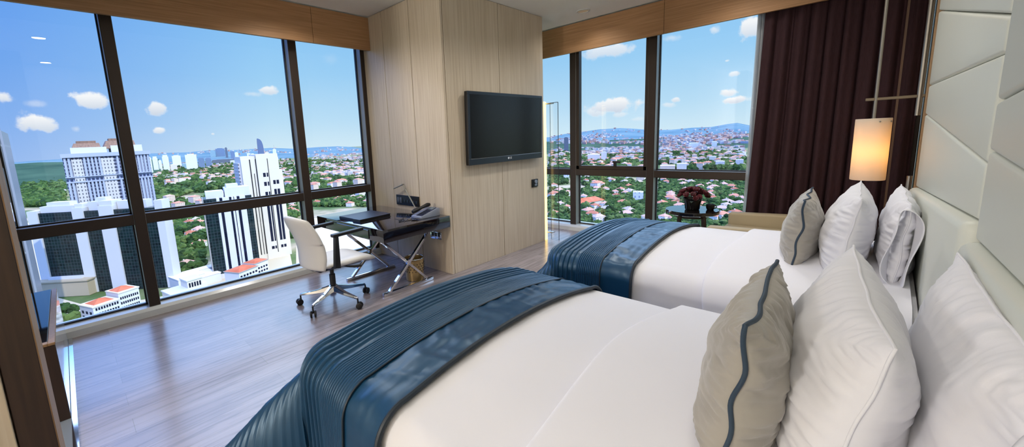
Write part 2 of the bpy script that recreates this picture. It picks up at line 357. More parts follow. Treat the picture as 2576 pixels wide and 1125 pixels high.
def text_mesh(name, body, size, loc, rot, m, parent, ext=.0008):
    cu = bpy.data.curves.new(name, 'FONT'); cu.body = body; cu.size = size; cu.extrude = ext; cu.align_x = 'CENTER'; cu.align_y = 'CENTER'
    o = bpy.data.objects.new(name, cu); C.objects.link(o); bpy.context.view_layer.update()
    me = bpy.data.meshes.new_from_object(o.evaluated_get(bpy.context.evaluated_depsgraph_get())); bpy.data.objects.remove(o); bpy.data.curves.remove(cu)
    me.materials.append(m); q = bpy.data.objects.new(name, me); C.objects.link(q); q.parent = parent
    q.location = Vector(loc)-origin_of(parent); q.rotation_euler = rot; return q
text_mesh('logo_lettering', 'LG', .034, (3.685, 2.9035, 1.166), (PI/2, 0, 0), M['white_text'], bz)
mesh_obj('logo_disc', MB().tube([(3.645, 2.9035, 1.166), (3.645, 2.9055, 1.166)], .012, 20), M['white_text'], bz)
# ---- switch on the column, sockets at the desk
sw = thing('wall_switch', 'small black wall control with silver dial right of the television', 'switch', (4.25, 2.98, .757))
mesh_obj('plate', MB().box(4.185, 4.315, 2.966, 2.981, .757, .857, .004), M['black_plastic'], sw)
mesh_obj('dial', MB().tube([(4.26, 2.968, .825), (4.26, 2.954, .825)], .024, 24), M['silver_plastic'], sw)
mesh_obj('button', MB().box(4.24, 4.285, 2.96, 2.97, .772, .795, .003), M['silver_plastic'], sw)
so = thing('socket_panel', 'wide black socket and media panel on the oak wall above the desk', 'socket panel', (2.75, 3.68, .68))
mesh_obj('plate', MB().box(2.743, 2.757, 3.466, 3.888, .68, .796, .003), M['black_plastic'], so)
for y in (3.845, 3.795): mesh_obj('socket', MB().box(2.738, 2.745, y-.02, y+.02, .705, .77, .006), mat('socket_grey', (84, 92, 106), .35), so)
for y in (3.72, 3.665, 3.61, 3.555, 3.505): mesh_obj('jack', MB().box(2.739, 2.745, y-.014, y+.014, .715, .745, .003), M['bezel'], so)
us = thing('socket_panel', 'small chrome framed black socket on the oak wall under the desk', 'socket panel', (2.75, 3.21, .355))
mesh_obj('plate', MB().box(2.742, 2.757, 3.12, 3.30, .355, .436, .004), M['chrome'], us)
for y in (3.26, 3.21, 3.16): mesh_obj('socket', MB().box(2.738, 2.745, y-.019, y+.019, .385, .428, .004), M['black_plastic'], us)
# ---- glowing strip with glass panel beside the column
lm = thing('light_panel', 'tall glowing strip light with a thin framed glass sheet beside the column', 'light', (4.60, 2.9, 0))
mesh_obj('light_strip', MB().box(4.495, 4.555, 2.99, 3.03, 0, 1.83, .004), M['led'], lm)
mesh_obj('glass_sheet', MB().box(4.60, 4.606, 2.845, 2.96, 0, 1.81), M['glass'], lm)
gf = MB().box(4.598, 4.608, 2.842, 2.845, 0, 1.816).box(4.598, 4.608, 2.96, 2.963, 0, 1.816).box(4.598, 4.608, 2.842, 2.963, 1.81, 1.816)
mesh_obj('frame', gf, M['bronze_dark'], lm)
for z in (.1, 1.798): mesh_obj('bracket', MB().box(4.54, 4.606, 2.905, 2.995, z, z+.012), M['steel'], lm)
# ---- downlights
def downlight(x, y, label, lit):
    d = thing('ceiling_downlight', label, 'ceiling light', (x, y, CZ), 'recessed ceiling downlights')
    mb = MB(); n = 28
    prof = [(.078, 0), (.078, -.006), (.062, -.008), (.059, -.001)]
    rings = [[mb.bm.verts.new((x+r*math.cos(2*PI*k/n), y+r*math.sin(2*PI*k/n), CZ+z)) for k in range(n)] for r, z in prof]
    for a, b in zip(rings, rings[1:]):
        for k in range(n): mb.bm.faces.new((a[k], a[(k+1) % n], b[(k+1) % n], b[k]))
    mesh_obj('trim_ring', mb, M['sill'], d)
    mesh_obj('lens', MB().tube([(x, y, CZ-.001), (x, y, CZ-.004)], .06, 28), M['lamp_disc'] if lit else M['lens_off'], d)
M['lens_off'] = mat('frosted_lens', (246, 224, 190), .6)
downlight(4.69, 2.54, 'small round downlight in the ceiling beside the column', False)
downlight(.02, 1.76, 'round lit downlight in the ceiling in front of the left window, mirrored in its glass', True)
downlight(.05, .02, 'round lit downlight in the ceiling near the headboard, mirrored in the left window', True)
# ---- left foreground: wardrobe end, mirror, low cabinet, black box as a painted reflection
wd = thing('wardrobe', 'tall wardrobe end of dark wood with a tan side edge at the left foreground', 'wardrobe', (-.35, 2.09, 0))
mesh_obj('end_board', MB().box(-.246, -.157, 2.0, 2.18, 0, 2.6, .002, 1), M['dark_wood'], wd)
mesh_obj('edge_lining', MB().box(-.157, -.153, 2.003, 2.18, 0, 2.6), M['wood_strip'], wd, label='tan side edge')
mesh_obj('door', MB().box(-.70, -.25, 1.995, 2.03, .01, 2.6, .002, 1), M['wood'], wd, label='pale wood door')
mesh_obj('carcass', MB().box(-.70, -.25, 2.032, 2.18, .01, 2.6), M['dark_wood'], wd)
cbn = thing('low_cabinet', 'low dark wood cabinet with a glass top behind the wardrobe by the left window', 'cabinet', (-.24, 3.5, 0))
mesh_obj('front_panel', MB().box(-.309, -.163, 2.95, 2.975, .0, .43, .002, 1), M['dark_wood'], cbn)
mesh_obj('body', MB().box(-.309, -.170, 2.976, 4.2, .0, .43), M['black_plastic'], cbn)
mesh_obj('side_panel', MB().box(-.169, -.163, 2.976, 4.2, .02, .43), M['lacquer'], cbn, label='pale glossy side')
mesh_obj('glass_top', MB().box(-.309, -.19, 2.99, 4.2, .431, .446, .002, 1), M['black_gloss'], cbn)
mesh_obj('edge_band', MB().box(-.189, -.161, 2.948, 4.2, .431, .446, .002, 1).box(-.309, -.189, 2.948, 2.989, .431, .446, .002, 1), M['wood_strip'], cbn, label='tan edge band round the glass top')
tag(mesh_obj('mirror', MB().box(-.309, -.297, 3.7, 4.29, .46, 1.12, .002, 1), M['mirror']), 'tall mirror panel on the left wall reflecting the window', 'mirror')
tag(mesh_obj('black_box', MB().box(-.309, -.272, 3.5, 3.95, 1.13, 1.36, .006), M['black_plastic']), 'flat black box on the left wall above the mirror panel', 'box')  # added box imitates the window frame's dark reflection
# ================================================================== BEDS
BW, BL, TOP, CROWN, RR = .70, 1.80, .565, .085, .10
def drape(s, t, lift=0.0, head=-.02):
    """cloth laid over the bed: s across, t from head to foot; past the edge it rolls over and hangs"""
    w, c = BW-RR, .05
    L = BL-RR
    ax = abs(s)-(w-c); ay = t-(L-c)
    n = Vector((0, 0)); d = -1
    mx = max(ax, 0); my = max(ay, 0)
    if mx > 0 and my > 0: d = math.hypot(mx, my)-c; n = Vector((mx, my)).normalized()
    elif mx > 0: d = ax-c; n = Vector((1, 0))
    elif my > 0: d = ay-c; n = Vector((0, 1))
    if d < 0: d = 0
    sg = 1 if s >= 0 else -1
    px, py = abs(s)-n.x*d, t-n.y*d
    r = RR+lift
    if d < RR*PI/2: a = d/RR; o, drop = r*math.sin(a), RR-(RR+lift)*math.cos(a)
    else:
        h = d-RR*PI/2; fl = .05+.95*(n.x*n.y*2)**2*.75; o = r+fl*h; drop = RR+h*math.sqrt(1-min(.9, fl*fl))
    cr = CROWN*(1-min(1, (px/BW))**2)*(.75+.25*min(1, max(0, (BL-py)/.5)))
    return Vector((sg*(px+n.x*o), py+n.y*o, max(.012, TOP+cr-drop + (0 if d < RR*PI/2 else 0)))), d
def hang_wave(p, s, t, d, seed):
    if d > .1:
        k = min(1, (d-.1)*3)
        if abs(s) > BW-.1: p.x += .016*math.sin(t*10+seed)*k*(1 if s > 0 else -1)
        if t > BL-.1: p.y += .016*math.sin(s*9+seed)*k
def wrinkle(x, y, sx, sy, seed): return noise.noise((x*sx+seed, y*sy, seed*1.7))
def make_bed(x0, label, runner_label, seed):
    Y0 = -.2
    bed = thing('bed', label, 'bed', (x0, Y0+BL/2, 0), None)
    W = lambda v: Vector((x0+v.x, Y0+v.y, v.z))
    mesh_obj('bed_base', MB().box(x0-BW+.06, x0+BW-.06, Y0, Y0+BL-.06, .04, .30, .02), M['divan'], bed)
    for sx in (-1, 1):
        for yy in (Y0+.1, Y0+BL-.2): mesh_obj('leg', MB().lathe([(.03, 0), (.03, .045)], (x0+sx*(BW-.14), yy, 0), 16), M['black_plastic'], bed)
    mesh_obj('mattress', MB().box(x0-BW+.045, x0+BW-.045, Y0+.005, Y0+BL-.045, .30, .545, .05, 4), M['linen'], bed)
    hang = .34
    def duv(u, v):
        s = (u*2-1)*(BW+hang); t = -.0 + v*(BL+hang-.0)
        p, d = drape(s, t)
        k = .006*wrinkle(s, t, 2.5, 2.5, seed)+.003*wrinkle(s, t, 9, 3, seed)
        hang_wave(p, s, t, d, seed)
        p.z += k; return W(p)
    mesh_obj('duvet', MB().grid(duv, 100, 110), M['linen'], bed, 0 or 180)
    def fold(u, v):                                        # sheet and duvet turned back over the upper part
        s = (u*2-1)*(BW+hang-.02); e = .755+.018*math.sin(s*5+seed)
        if v < .9: t = .02+(e-.02)*v/.9; lift = .034
        else: a = (v-.9)/.1*PI; t = e+.014*math.sin(a); lift = .018+.016*math.cos(a)
        p, d = drape(s, t, lift); hang_wave(p, s, t, d, seed); p.z += .005*wrinkle(s, t, 3, 4, seed+5)
        return W(p)
    mesh_obj('turned_down_sheet', MB().grid(fold, 100, 80), M['linen2'], bed, 180)
    # ---- bed runner
    t0, t1 = 1.158, BL+.40
    def runner_h(t):                                       # pleat profile along the bed
        x = t-t0; plain = .20
        if x < plain: return 0, 'plain'
        x -= plain
        if x < .17:
            f = (x/.0131) % 1; return .0065*math.sin(f*PI)**.7, 'fine'
        x -= .17
        f = (x/.036) % 1; return .004*f+.0095*max(0, 1-((f-.8)/.17)**2)**.5, 'wide'
    ts = []
    t = t0
    while t < t1: ts.append(t); t += .0022 if t0+.19 < t < t0+.38 else .0028
    def run(u, v):
        t = ts[int(round(v*(len(ts)-1)))]; s = (u*2-1)*(BW+.42)
        h, kind = runner_h(t)
        p, d = drape(s, t, .016+h)
        if kind == 'plain':
            p.z += .014*abs(noise.noise((s*16+1.2*noise.noise((s*3, t*6, seed)), t*3.5, seed)))*(1 if d < .2 else .4)
        k = .004*noise.noise((s*6, t*25, seed+2)); p.z += k
        hang_wave(p, s, t, d, seed)
        return W(p)
    rn = thing('bed_runner', runner_label, 'bed runner', (x0, Y0+1.5, .62))
    mesh_obj('satin_cloth', MB().grid(run, 130, len(ts)), M['teal'], rn, 50)
    hem = []
    for i in range(131):
        s = (i/130*2-1)*(BW+.42); p, d = drape(s, t0, .020); hang_wave(p, s, t0, d, seed); hem.append(W(p))
    mesh_obj('hem', MB().tube(hem, .0095, 8), M['teal_dark'], rn)
    sm = []
    for i in range(131):
        s = (i/130*2-1)*(BW+.42); p, d = drape(s, t0+.20, .022); hang_wave(p, s, t0+.2, d, seed); sm.append(W(p))
    mesh_obj('seam', MB().tube(sm, .004, 6), M['teal_dark'], rn)
    return bed
make_bed(1.26, 'near double bed with white duvet, closest to the camera', 'teal pleated satin runner across the foot of the near bed', 1.3)
make_bed(3.07, 'far double bed with white duvet beside the dark curtain', 'teal pleated satin runner across the foot of the far bed', 4.1)
# ------------------------------------------------------------------ pillows: x = width, y = thickness, z = height, resting on the lower edge
def pillow_pt(a, b, side, W, Hh, T, pin, seed, wr, ear):
    e = 1-pin*(1-b*b); f = 1-pin*(1-a*a)
    x = W/2*a*e; z = Hh/2*b*f
    prof = max(0, (1-abs(a)**2.4)*(1-abs(b)**2.4))**.55
    y = side*T/2*prof*(1-.18*b)                              # a little fuller low down
    ca = math.atan2(b, a); rad = max(abs(a), abs(b))
    rip = wr*prof**.4*rad**2*(noise.noise((math.cos(ca)*7+seed, math.sin(ca)*7, side*2.+rad*1.2))+.5*noise.noise((math.cos(ca)*15+seed, math.sin(ca)*15, side+rad*2)))
    big = wr*1.4*prof*noise.noise((a*2.2+seed, b*2.2, side*3.))
    edge = math.exp(-(1-rad)/.28)*min(1, prof*3)
    per = (b if abs(a) >= abs(b) else a)*(W if abs(a) < abs(b) else Hh)
    k = (0 if abs(a) < abs(b) else 7)+(3 if (a+b) > 0 else 0)
    cr = 1-abs(noise.noise((per*26+seed+k*9, (1-rad)*2.2, side*4.+seed)))*2.6
    y += side*(rip+big+wr*.75*edge*max(-.5, cr)) if prof > .01 else 0
    y += ear*noise.noise((a*2+seed*3, b*2, 5.))*(1-prof)
    return Vector((x, y, z+Hh/2))
def pillow(name, label, cat, loc, W, Hh, T, tilt, yaw, m, seed, pin=.06, wr=.012, ear=.012, cord=None, cordr=.0045, group=None, sag=0, flange=None, mlabel=None):
    p = thing(name, label, cat, loc, group)
    p.rotation_euler = (0, 0, 0)
    R = Matrix.Rotation(yaw, 4, 'Z') @ Matrix.Rotation(tilt, 4, 'X')
    nu, nv = 96, 84
    mb = MB()
    def q(u): return math.sin((u*2-1)*PI/2)*.6+(u*2-1)*.4
    for side in (-1, 1):
        mb.grid(lambda u, v: R @ pillow_pt(q(u), q(v), side, W, Hh, T, pin, seed, wr, ear) + Vector((0, 0, 0)), nu, nv)
    mesh_obj('cover', mb, m, p, 180, local=True)
    per = []
    for k in range(40): per.append((-1+2*k/40, -1))
    for k in range(32): per.append((1, -1+2*k/32))
    for k in range(40): per.append((1-2*k/40, 1))
    for k in range(32): per.append((-1, 1-2*k/32))
    pts = [R @ pillow_pt(a, b, 1, W, Hh, T, pin, seed, wr, ear) for a, b in per]
    mesh_obj('piping' if cord is not m else 'edge_seam', MB().tube(pts, cordr, 8, closed=True), cord, p, 60, local=True)
    if flange:                                              # open, wavy pillowcase mouth on the near (-x) end
        def fl(u, v):
            a = u*2*PI; x = -W/2*.90-flange*v; b = math.sin(a); sd = math.cos(a)
            zz = Hh/2+Hh/2*.93*b*(1-.04*v); yy = sd*T*(.24+.10*v)+.014*math.sin(3*a+seed)*v
            return R @ Vector((x+.012*math.sin(2*a+seed)*v, yy, zz))
        mesh_obj('pillowcase_mouth', MB().grid(fl, 64, 8, True), m, p, 60, local=True, solid=.003)
    return p
zt = .60
# near bed
pillow('cushion', 'greige satin cushion with dark blue piping leaning on the near bed pillows', 'cushion', (1.16, .19, .63), .52, .385, .18, math.radians(6), math.radians(4), M['greige'], 2.2, .07, .016, .02, M['navy_cord'], .005)
pillow('pillow', 'white pillow in the middle of the near bed, behind the greige cushion', 'pillow', (1.28, .045, .61), .74, .425, .23, math.radians(9), math.radians(5), M['linen'], 5.1, .06, .012, .012, M['linen'], .003)
pillow('pillow', 'white pillow against the headboard at the near right, end of its case folded', 'pillow', (1.24, -.135, .62), .86, .42, .14, math.radians(9), math.radians(1), M['linen2'], 8.4, .05, .011, .012, M['linen2'], .003, flange=.05)
# far bed
pillow('cushion', 'greige satin cushion with dark blue piping on the far bed', 'cushion', (2.98, .25, .62), .60, .385, .17, math.radians(5), math.radians(2), M['greige'], 3.7, .07, .014, .02, M['navy_cord'], .005)
pillow('pillow', 'white pillow in the middle of the far bed, behind the greige cushion', 'pillow', (3.0, .08, .61), .80, .435, .21, math.radians(9), math.radians(1), M['linen'], 6.6, .06, .012, .012, M['linen'], .003)
pillow('pillow', 'white pillow against the headboard on the far bed, open wavy case mouth showing', 'pillow', (3.05, -.125, .615), .82, .405, .14, math.radians(4), math.radians(0), M['linen2'], 9.9, .05, .014, .012, M['linen2'], .003, flange=.07)
# ================================================================== DESK
dk = thing('writing_desk', 'black lacquer writing desk on crossed chrome legs against the oak column', 'desk', (2.34, 3.6, 0))
mesh_obj('desktop', MB().box(1.925, 2.735, 2.965, 4.262, .518, .638, .004, 2), M['black_gloss'], dk)
mesh_obj('drawer_front', MB().box(1.917, 1.926, 3.20, 4.05, .53, .615, .002, 1), M['black_gloss'], dk)
for yy in (3.05, 3.72):
    for a, b in (((1.97, yy, .51), (2.46, yy, .03)), ((2.50, yy, .51), (1.99, yy, .03))):
        o = .013 if a[0] < 2.2 else -.013
        mesh_obj('leg', MB().bar((a[0], yy+o, a[2]), (b[0], yy+o, b[2]), .024, .036, (0, 1, 0)), M['chrome'], dk)
    mesh_obj('foot_rail', MB().box(1.93, 2.53, yy-.016, yy+.016, 0, .028, .003), M['chrome'], dk)
    mesh_obj('top_rail', MB().box(1.95, 2.53, yy-.016, yy+.016, .498, .519, .003), M['chrome'], dk)
    mesh_obj('cross_bolt', MB().tube([(2.228, yy-.03, .265), (2.228, yy+.03, .265)], .022, 16), M['chrome'], dk)
# things on the desk
def folder(x, y, z, w, d, h, rz, label):
    m = Matrix.Translation((x, y, z)) @ Matrix.Rotation(rz, 4, 'Z')
    f = thing('folder', label, 'folder', (x, y, z), 'leather folders on the desk')
    mesh_obj('cover', MB().box(-w/2, w/2, -d/2, d/2, 0, .003, .001, 1, m).box(-w/2, w/2, -d/2, d/2, h-.003, h, .001, 1, m).box(-w/2, -w/2+.004, -d/2, d/2, 0, h, .001, 1, m), M['folder'], f)
    mesh_obj('pages', MB().box(-w/2+.006, w/2-.006, -d/2+.006, d/2-.006, .003, h-.003, 0, 1, m), M['black_plastic'], f, label='dark inside leaves')
folder(2.20, 3.735, .6385, .40, .30, .024, math.radians(3), 'larger navy folder at the back of the desk, nearer the window')
folder(2.17, 3.52, .6385, .39, .125, .034, math.radians(5), 'narrow navy folder in front of the larger one, nearer the phone')
ph = thing('telephone', 'dark blue and silver desk telephone on the near corner of the desk', 'telephone', (2.58, 3.14, .638))
pm = Matrix.Translation((2.56, 3.15, .639)) @ Matrix.Rotation(math.radians(10), 4, 'Z')
mesh_obj('base', MB().prism([(2.44, .639), (2.69, .639), (2.69, .715), (2.66, .722), (2.44, .662)], 'y', 3.06, 3.22, .004), M['silver_plastic'], ph)
mesh_obj('panel', MB().prism([(2.455, .6665), (2.655, .7225), (2.655, .726), (2.455, .670)], 'y', 3.068, 3.158, .001, 0, 1), M['folder'], ph)
kb = MB()
for i in range(4):
    for j in range(3):
        x = 2.49+i*.026; kb.box(x-.008, x+.008, 3.082+j*.022, 3.096+j*.022, .670+(x-2.455)*.28, .676+(x-2.455)*.28, .002, 1)
mesh_obj('keypad', kb, M['black_plastic'], ph)
mesh_obj('display', MB().prism([(2.60, .709), (2.645, .7215), (2.645, .727), (2.60, .7145)], 'y', 3.075, 3.15, .001, 0, 1), mat('lcd', (92, 104, 110), .3), ph)
hs = MB().tube([(2.44, 3.195, .70), (2.47, 3.195, .708), (2.56, 3.195, .728), (2.64, 3.195, .745), (2.67, 3.195, .745)], [.016, .024, .016, .022, .016], 12)
mesh_obj('handset', hs, M['black_plastic'], ph)
cord = [(2.43, 3.2, .69)]
for k in range(90):
    u = k/89; a = k*.9; x = 2.42-.2*math.sin(u*PI)*.9; y = 3.2-.10*u; cord.append((x+.007*math.cos(a), y+.007*math.sin(a)*.4, .648+.007*math.sin(a)+(.03*(1-u) if u < .2 else 0)))
mesh_obj('coiled_cord', MB().tube(cord, .003, 6), M['black_plastic'], ph)
dl = thing('desk_lamp', 'thin folding steel desk lamp behind the telephone', 'lamp', (2.69, 3.44, .638))
mesh_obj('base', MB().lathe([(.05, 0), (.05, .01), (.012, .016)], (2.69, 3.44, .6385), 24), M['steel'], dl)
mesh_obj('stem', MB().bar((2.69, 3.44, .65), (2.715, 3.70, .925), .012, .012), M['steel'], dl)
mesh_obj('lamp_head', MB().bar((2.715, 3.70, .925), (2.70, 3.86, .872), .022, .009), M['steel'], dl)
mesh_obj('hinge', MB().tube([(2.705, 3.70, .925), (2.727, 3.70, .925)], .01, 12), M['steel'], dl)
# waste bin
wb = thing('waste_bin', 'small brass perforated waste bin under the desk', 'bin', (2.42, 3.19, 0))
mb = MB(); n = 40
prof = [(.088, .004), (.10, .215), (.104, .22), (.104, .232), (.098, .232), (.094, .2), (.082, .012)]
mb.lathe(prof, (2.42, 3.2, 0), n)
mesh_obj('body', mb, M['brass_mesh'], wb)
hl = MB()
for k in range(18):
    for j in range(4):
        a = 2*PI*(k+.5*(j % 2))/18; r = .0945+.0006*j*3; z = .10+j*.026
        c = Vector((2.42+(r+.001)*math.cos(a), 3.2+(r+.001)*math.sin(a), z)); o = Vector((math.cos(a), math.sin(a), 0))*.004
        hl.tube([c-o, c+o], .0045, 8)
mesh_obj('perforation', hl, M['black_plastic'], wb)['kind'] = 'stuff'
mesh_obj('rim', MB().tube([(2.42+.101*math.cos(a*2*PI/40), 3.2+.101*math.sin(a*2*PI/40), .231) for a in range(40)], .006, 8, closed=True), M['chrome'], wb)
# ================================================================== OFFICE CHAIR (faces +x, towards the desk)
cx, cy = 1.57, 3.29
oc = thing('office_chair', 'white upholstered swivel office chair with chrome five-star base at the desk', 'chair', (cx, cy, 0))
CA = math.radians(3)
def cw(x, y, z): return Vector((cx+x*math.cos(CA)-y*math.sin(CA), cy+x*math.sin(CA)+y*math.cos(CA), z))
for k, deg in enumerate((-7, 65, 137, 208, 283)):
    a = math.radians(deg); d = Vector((math.cos(a), math.sin(a), 0)); e = Vector((cx, cy, 0))+d*.30
    leg = MB(); s = Vector((-d.y, d.x, 0))
    p = [(.03, .028, .115, .165), (.15, .022, .10, .128), (.30, .013, .086, .104)]
    rings = []
    for r, w, z0, z1 in p:
        c = Vector((cx, cy, 0))+d*r; rings.append([leg.bm.verts.new(c+s*w+Vector((0, 0, z0))), leg.bm.verts.new(c-s*w+Vector((0, 0, z0))), leg.bm.verts.new(c-s*w*.7+Vector((0, 0, z1))), leg.bm.verts.new(c+s*w*.7+Vector((0, 0, z1)))])
    for A, B in zip(rings, rings[1:]):
        for i in range(4): leg.bm.faces.new((A[i], A[(i+1) % 4], B[(i+1) % 4], B[i]))
    leg.bm.faces.new(rings[0]); leg.bm.faces.new(rings[-1][::-1]); bmesh.ops.bevel(leg.bm, geom=leg.bm.edges[:], offset=.003, segments=1, affect='EDGES')
    lg = mesh_obj('base_leg', leg, M['chrome'], oc)
    t = Vector((-math.sin(a+.6), math.cos(a+.6), 0)); f = Vector((math.cos(a+.6), math.sin(a+.6), 0))
    cs = MB(); hub = e+f*.012
    for sd in (-1, 1): cs.tube([hub+t*(sd*.009)+Vector((0, 0, .028)), hub+t*(sd*.012)+Vector((0, 0, .028)), hub+t*(sd*.022)+Vector((0, 0, .028)), hub+t*(sd*.025)+Vector((0, 0, .028))], [.024, .028, .028, .022], 18)
    cs.tube([e+Vector((0, 0, .05)), e+Vector((0, 0, .09))], .007, 10); cs.box(hub.x-.012, hub.x+.012, hub.y-.012, hub.y+.012, .035, .058, .005)
    mesh_obj('caster', cs, M['black_plastic'], lg)
mesh_obj('hub', MB().lathe([(.036, .105), (.038, .165), (.028, .172)], (cx, cy, 0), 24), M['chrome'], oc)
mesh_obj('gas_lift', MB().lathe([(.026, .16), (.026, .27), (.018, .272), (.018, .345)], (cx, cy, 0), 20), M['black_plastic'], oc)
mc = MB().box(-.16, .14, -.09, .09, .335, .365, .012, 2, Matrix.Translation((cx, cy, 0)) @ Matrix.Rotation(CA, 4, 'Z'))
mc.box(-.20, -.02, -.05, .05, .352, .40, .015, 2, Matrix.Translation((cx, cy, 0)) @ Matrix.Rotation(CA, 4, 'Z'))
mesh_obj('tilt_mechanism', mc, M['black_plastic'], oc)
mesh_obj('lever', MB().tube([cw(.03, -.06, .36), cw(.06, -.17, .355), cw(.10, -.22, .353), cw(.155, -.24, .352)], [.007, .008, .012, .012], 10), M['black_plastic'], oc)
def seat_pt(u, v, top):
    x = -.16+.53*u; w = (.225-.03*(2*u-1)**2)*(1-.16*max(0, u-.8)/.2)
    y = w*(2*v-1); e = (max(0, 1-abs(2*u-1)**5)*max(0, 1-abs(2*v-1)**5))**.5
    zc = .392-.05*max(0, (u-.6)/.4)**2+.012*(2*v-1)**2
    return cw(x, y, zc+(.034 if top else -.034)*e)
sb = MB().grid(lambda u, v: seat_pt(u, v, True), 32, 30).grid(lambda u, v: seat_pt(u, v, False), 32, 30)
mesh_obj('seat', sb, M['white_leather'], oc, 180)
def back_pt(u, v, front):
    y = .222*(2*u-1)*(1-.10*max(0, v-.75)/.25-.06*max(0, .2-v)/.2); z = .375+.475*v
    e = (max(0, 1-abs(2*u-1)**6)*max(0, 1-abs(2*v-1)**8))**.5
    xc = -.235-.045*v+.04*math.sin(v*PI*1.1+.3)-.02*v*v + .055*(2*u-1)**2
    z -= .03*(2*u-1)**2*(1 if v > .5 else 0)*v + .0
    return cw(xc+(.032 if front else -.032)*e, y, z)
bk = MB().grid(lambda u, v: back_pt(u, v, True), 34, 36).grid(lambda u, v: back_pt(u, v, False), 34, 36)
mesh_obj('backrest', bk, M['white_leather'], oc, 180)
for sd in (-1, 1):
    y = sd*.243
    ar = MB().prism([(-.105, .40), (-.055, .385), (-.05, .66), (-.078, .672)], 'y', y-.022, y+.022, .006, 0, 2)
    bmesh.ops.transform(ar.bm, matrix=Matrix.Translation((cx, cy, 0)) @ Matrix.Rotation(CA, 4, 'Z'), verts=ar.bm.verts)
    ar.bar(cw(-.08, sd*.12, .365), cw(-.08, y, .40), .05, .02)
    ap = mesh_obj('armrest', ar, M['black_plastic'], oc)
    mesh_obj('arm_pad', MB().bar(cw(-.10, y, .668), cw(.19, y, .676), .052, .026), M['black_plastic'], ap)
# ================================================================== ROUND TABLE, FLOWERS, ARMCHAIR
tb = thing('side_table', 'round dark side table with glossy top by the right window', 'table', (4.62, 1.26, 0))
mesh_obj('tabletop', MB().lathe([(.225, .52), (.248, .53), (.25, .555), (.244, .565)], (4.62, 1.26, 0), 48), M['black_gloss'], tb)
for k in range(4):
    a = PI/4+k*PI/2+.3
    mesh_obj('leg', MB().bar((4.62+.15*math.cos(a), 1.26+.15*math.sin(a), .525), (4.62+.20*math.cos(a), 1.26+.20*math.sin(a), 0), .03, .03), M['dark_wood'], tb)
mesh_obj('apron', MB().lathe([(.15, .485), (.17, .522)], (4.62, 1.26, 0), 32), M['dark_wood'], tb)
vz = thing('flower_vase', 'black vase full of dark red flowers on the round table', 'vase', (4.6, 1.25, .565))
mesh_obj('vase', MB().lathe([(.062, 0), (.068, .01), (.072, .06), (.09, .12), (.086, .124), (.066, .06), (.05, .012)], (4.6, 1.25, .566), 32), M['vase'], vz)
rnd = random.Random(5)
for k in range(34):
    a = rnd.uniform(0, 2*PI); el = rnd.uniform(.1, 1.5); r = .125
    c = Vector((4.6+r*math.cos(a)*math.cos(el), 1.25+r*math.sin(a)*math.cos(el), .685+.085*math.sin(el)))
    fb = MB(); rr = rnd.uniform(.022, .032); ax = (c-Vector((4.6, 1.25, .62))).normalized()
    up = ax.orthogonal().normalized(); wv = ax.cross(up)
    for ringi, (npet, tl, sc) in enumerate(((6, .95, 1.0), (5, .55, .8), (3, .2, .55))):
        for j in range(npet):
            b = 2*PI*j/npet+ringi*.5; o = (up*math.cos(b)+wv*math.sin(b))
            dirv = (ax*math.cos(tl)+o*math.sin(tl)).normalized(); sidev = dirv.cross(ax).normalized() if dirv.cross(ax).length > 1e-4 else up
            L = rr*1.25*sc; vs = []
            for (u, w) in ((0, .25), (.45, .62), (.8, .6), (1, .25)):
                m_ = c+dirv*L*u+ax*(.35*L*u*u); vs.append((fb.bm.verts.new(m_-sidev*L*w), fb.bm.verts.new(m_+sidev*L*w)))
            for A, B in zip(vs, vs[1:]): fb.bm.faces.new((A[0], A[1], B[1], B[0]))
    f = mesh_obj('flower', fb, M['petal'], vz, 60, solid=.002)
for k in range(12):
    a = 2*PI*k/12+.2; c = Vector((4.6+.10*math.cos(a), 1.25+.10*math.sin(a), .67)); d = Vector((math.cos(a), math.sin(a), .35+.3*math.sin(k*3))).normalized(); s = d.cross(Vector((0, 0, 1))).normalized()
    lb = MB(); vs = []
    for u, w in ((0, .006), (.3, .016), (.6, .014), (1, .001)): p = c+d*.075*u-Vector((0, 0, .02*u*u)); vs.append((lb.bm.verts.new(p-s*w), lb.bm.verts.new(p+s*w)))
    for A, B in zip(vs, vs[1:]): lb.bm.faces.new((A[0], A[1], B[1], B[0]))
    mesh_obj('leaf', lb, M['leaf'], vz, 60, solid=.0015)
cp = thing('cup', 'small black cup on the round table right of the flower vase', 'cup', (4.66, 1.10, .565))
mesh_obj('bowl', MB().lathe([(.03, 0), (.038, .02), (.04, .058), (.036, .058), (.032, .012)], (4.66, 1.10, .566), 28), M['vase'], cp)
mesh_obj('handle', MB().tube([(4.66+.0, 1.10-.038-.018*math.sin(t*PI/8), .58+.04*t/8) for t in range(9)], .004, 8), M['vase'], cp)
ac = thing('armchair', 'low beige armchair between the far bed and the dark curtain', 'armchair', (4.5, .72, 0))
for x0, x1, top, lab in ((4.05, 4.17, .535, 'near'), (4.87, 4.99, .53, 'far')):
    mesh_obj('arm', MB().prism([(.42, .08), (.985, .08), (.985, top-.02), (.40, top)], 'x', x0, x1, .02, 0, 3), M['beige'], ac)
mesh_obj('seat_cushion', MB().box(4.175, 4.865, .50, 1.0, .26, .40, .035, 3), M['beige'], ac)
mesh_obj('seat_base', MB().box(4.17, 4.87, .45, .975, .08, .258, .01, 2), M['beige'], ac)
bkm = Matrix.Translation((0, .44, .26)) @ Matrix.Rotation(math.radians(10), 4, 'X') @ Matrix.Translation((0, -.44, -.26))
mesh_obj('backrest', MB().box(4.12, 4.92, .36, .48, .10, .69, .03, 3, bkm), M['beige'], ac)
for x in (4.10, 4.94):
    for y in (.46, .94): mesh_obj('leg', MB().lathe([(.014, 0), (.02, .085)], (x, y, 0), 12), M['dark_wood'], ac)
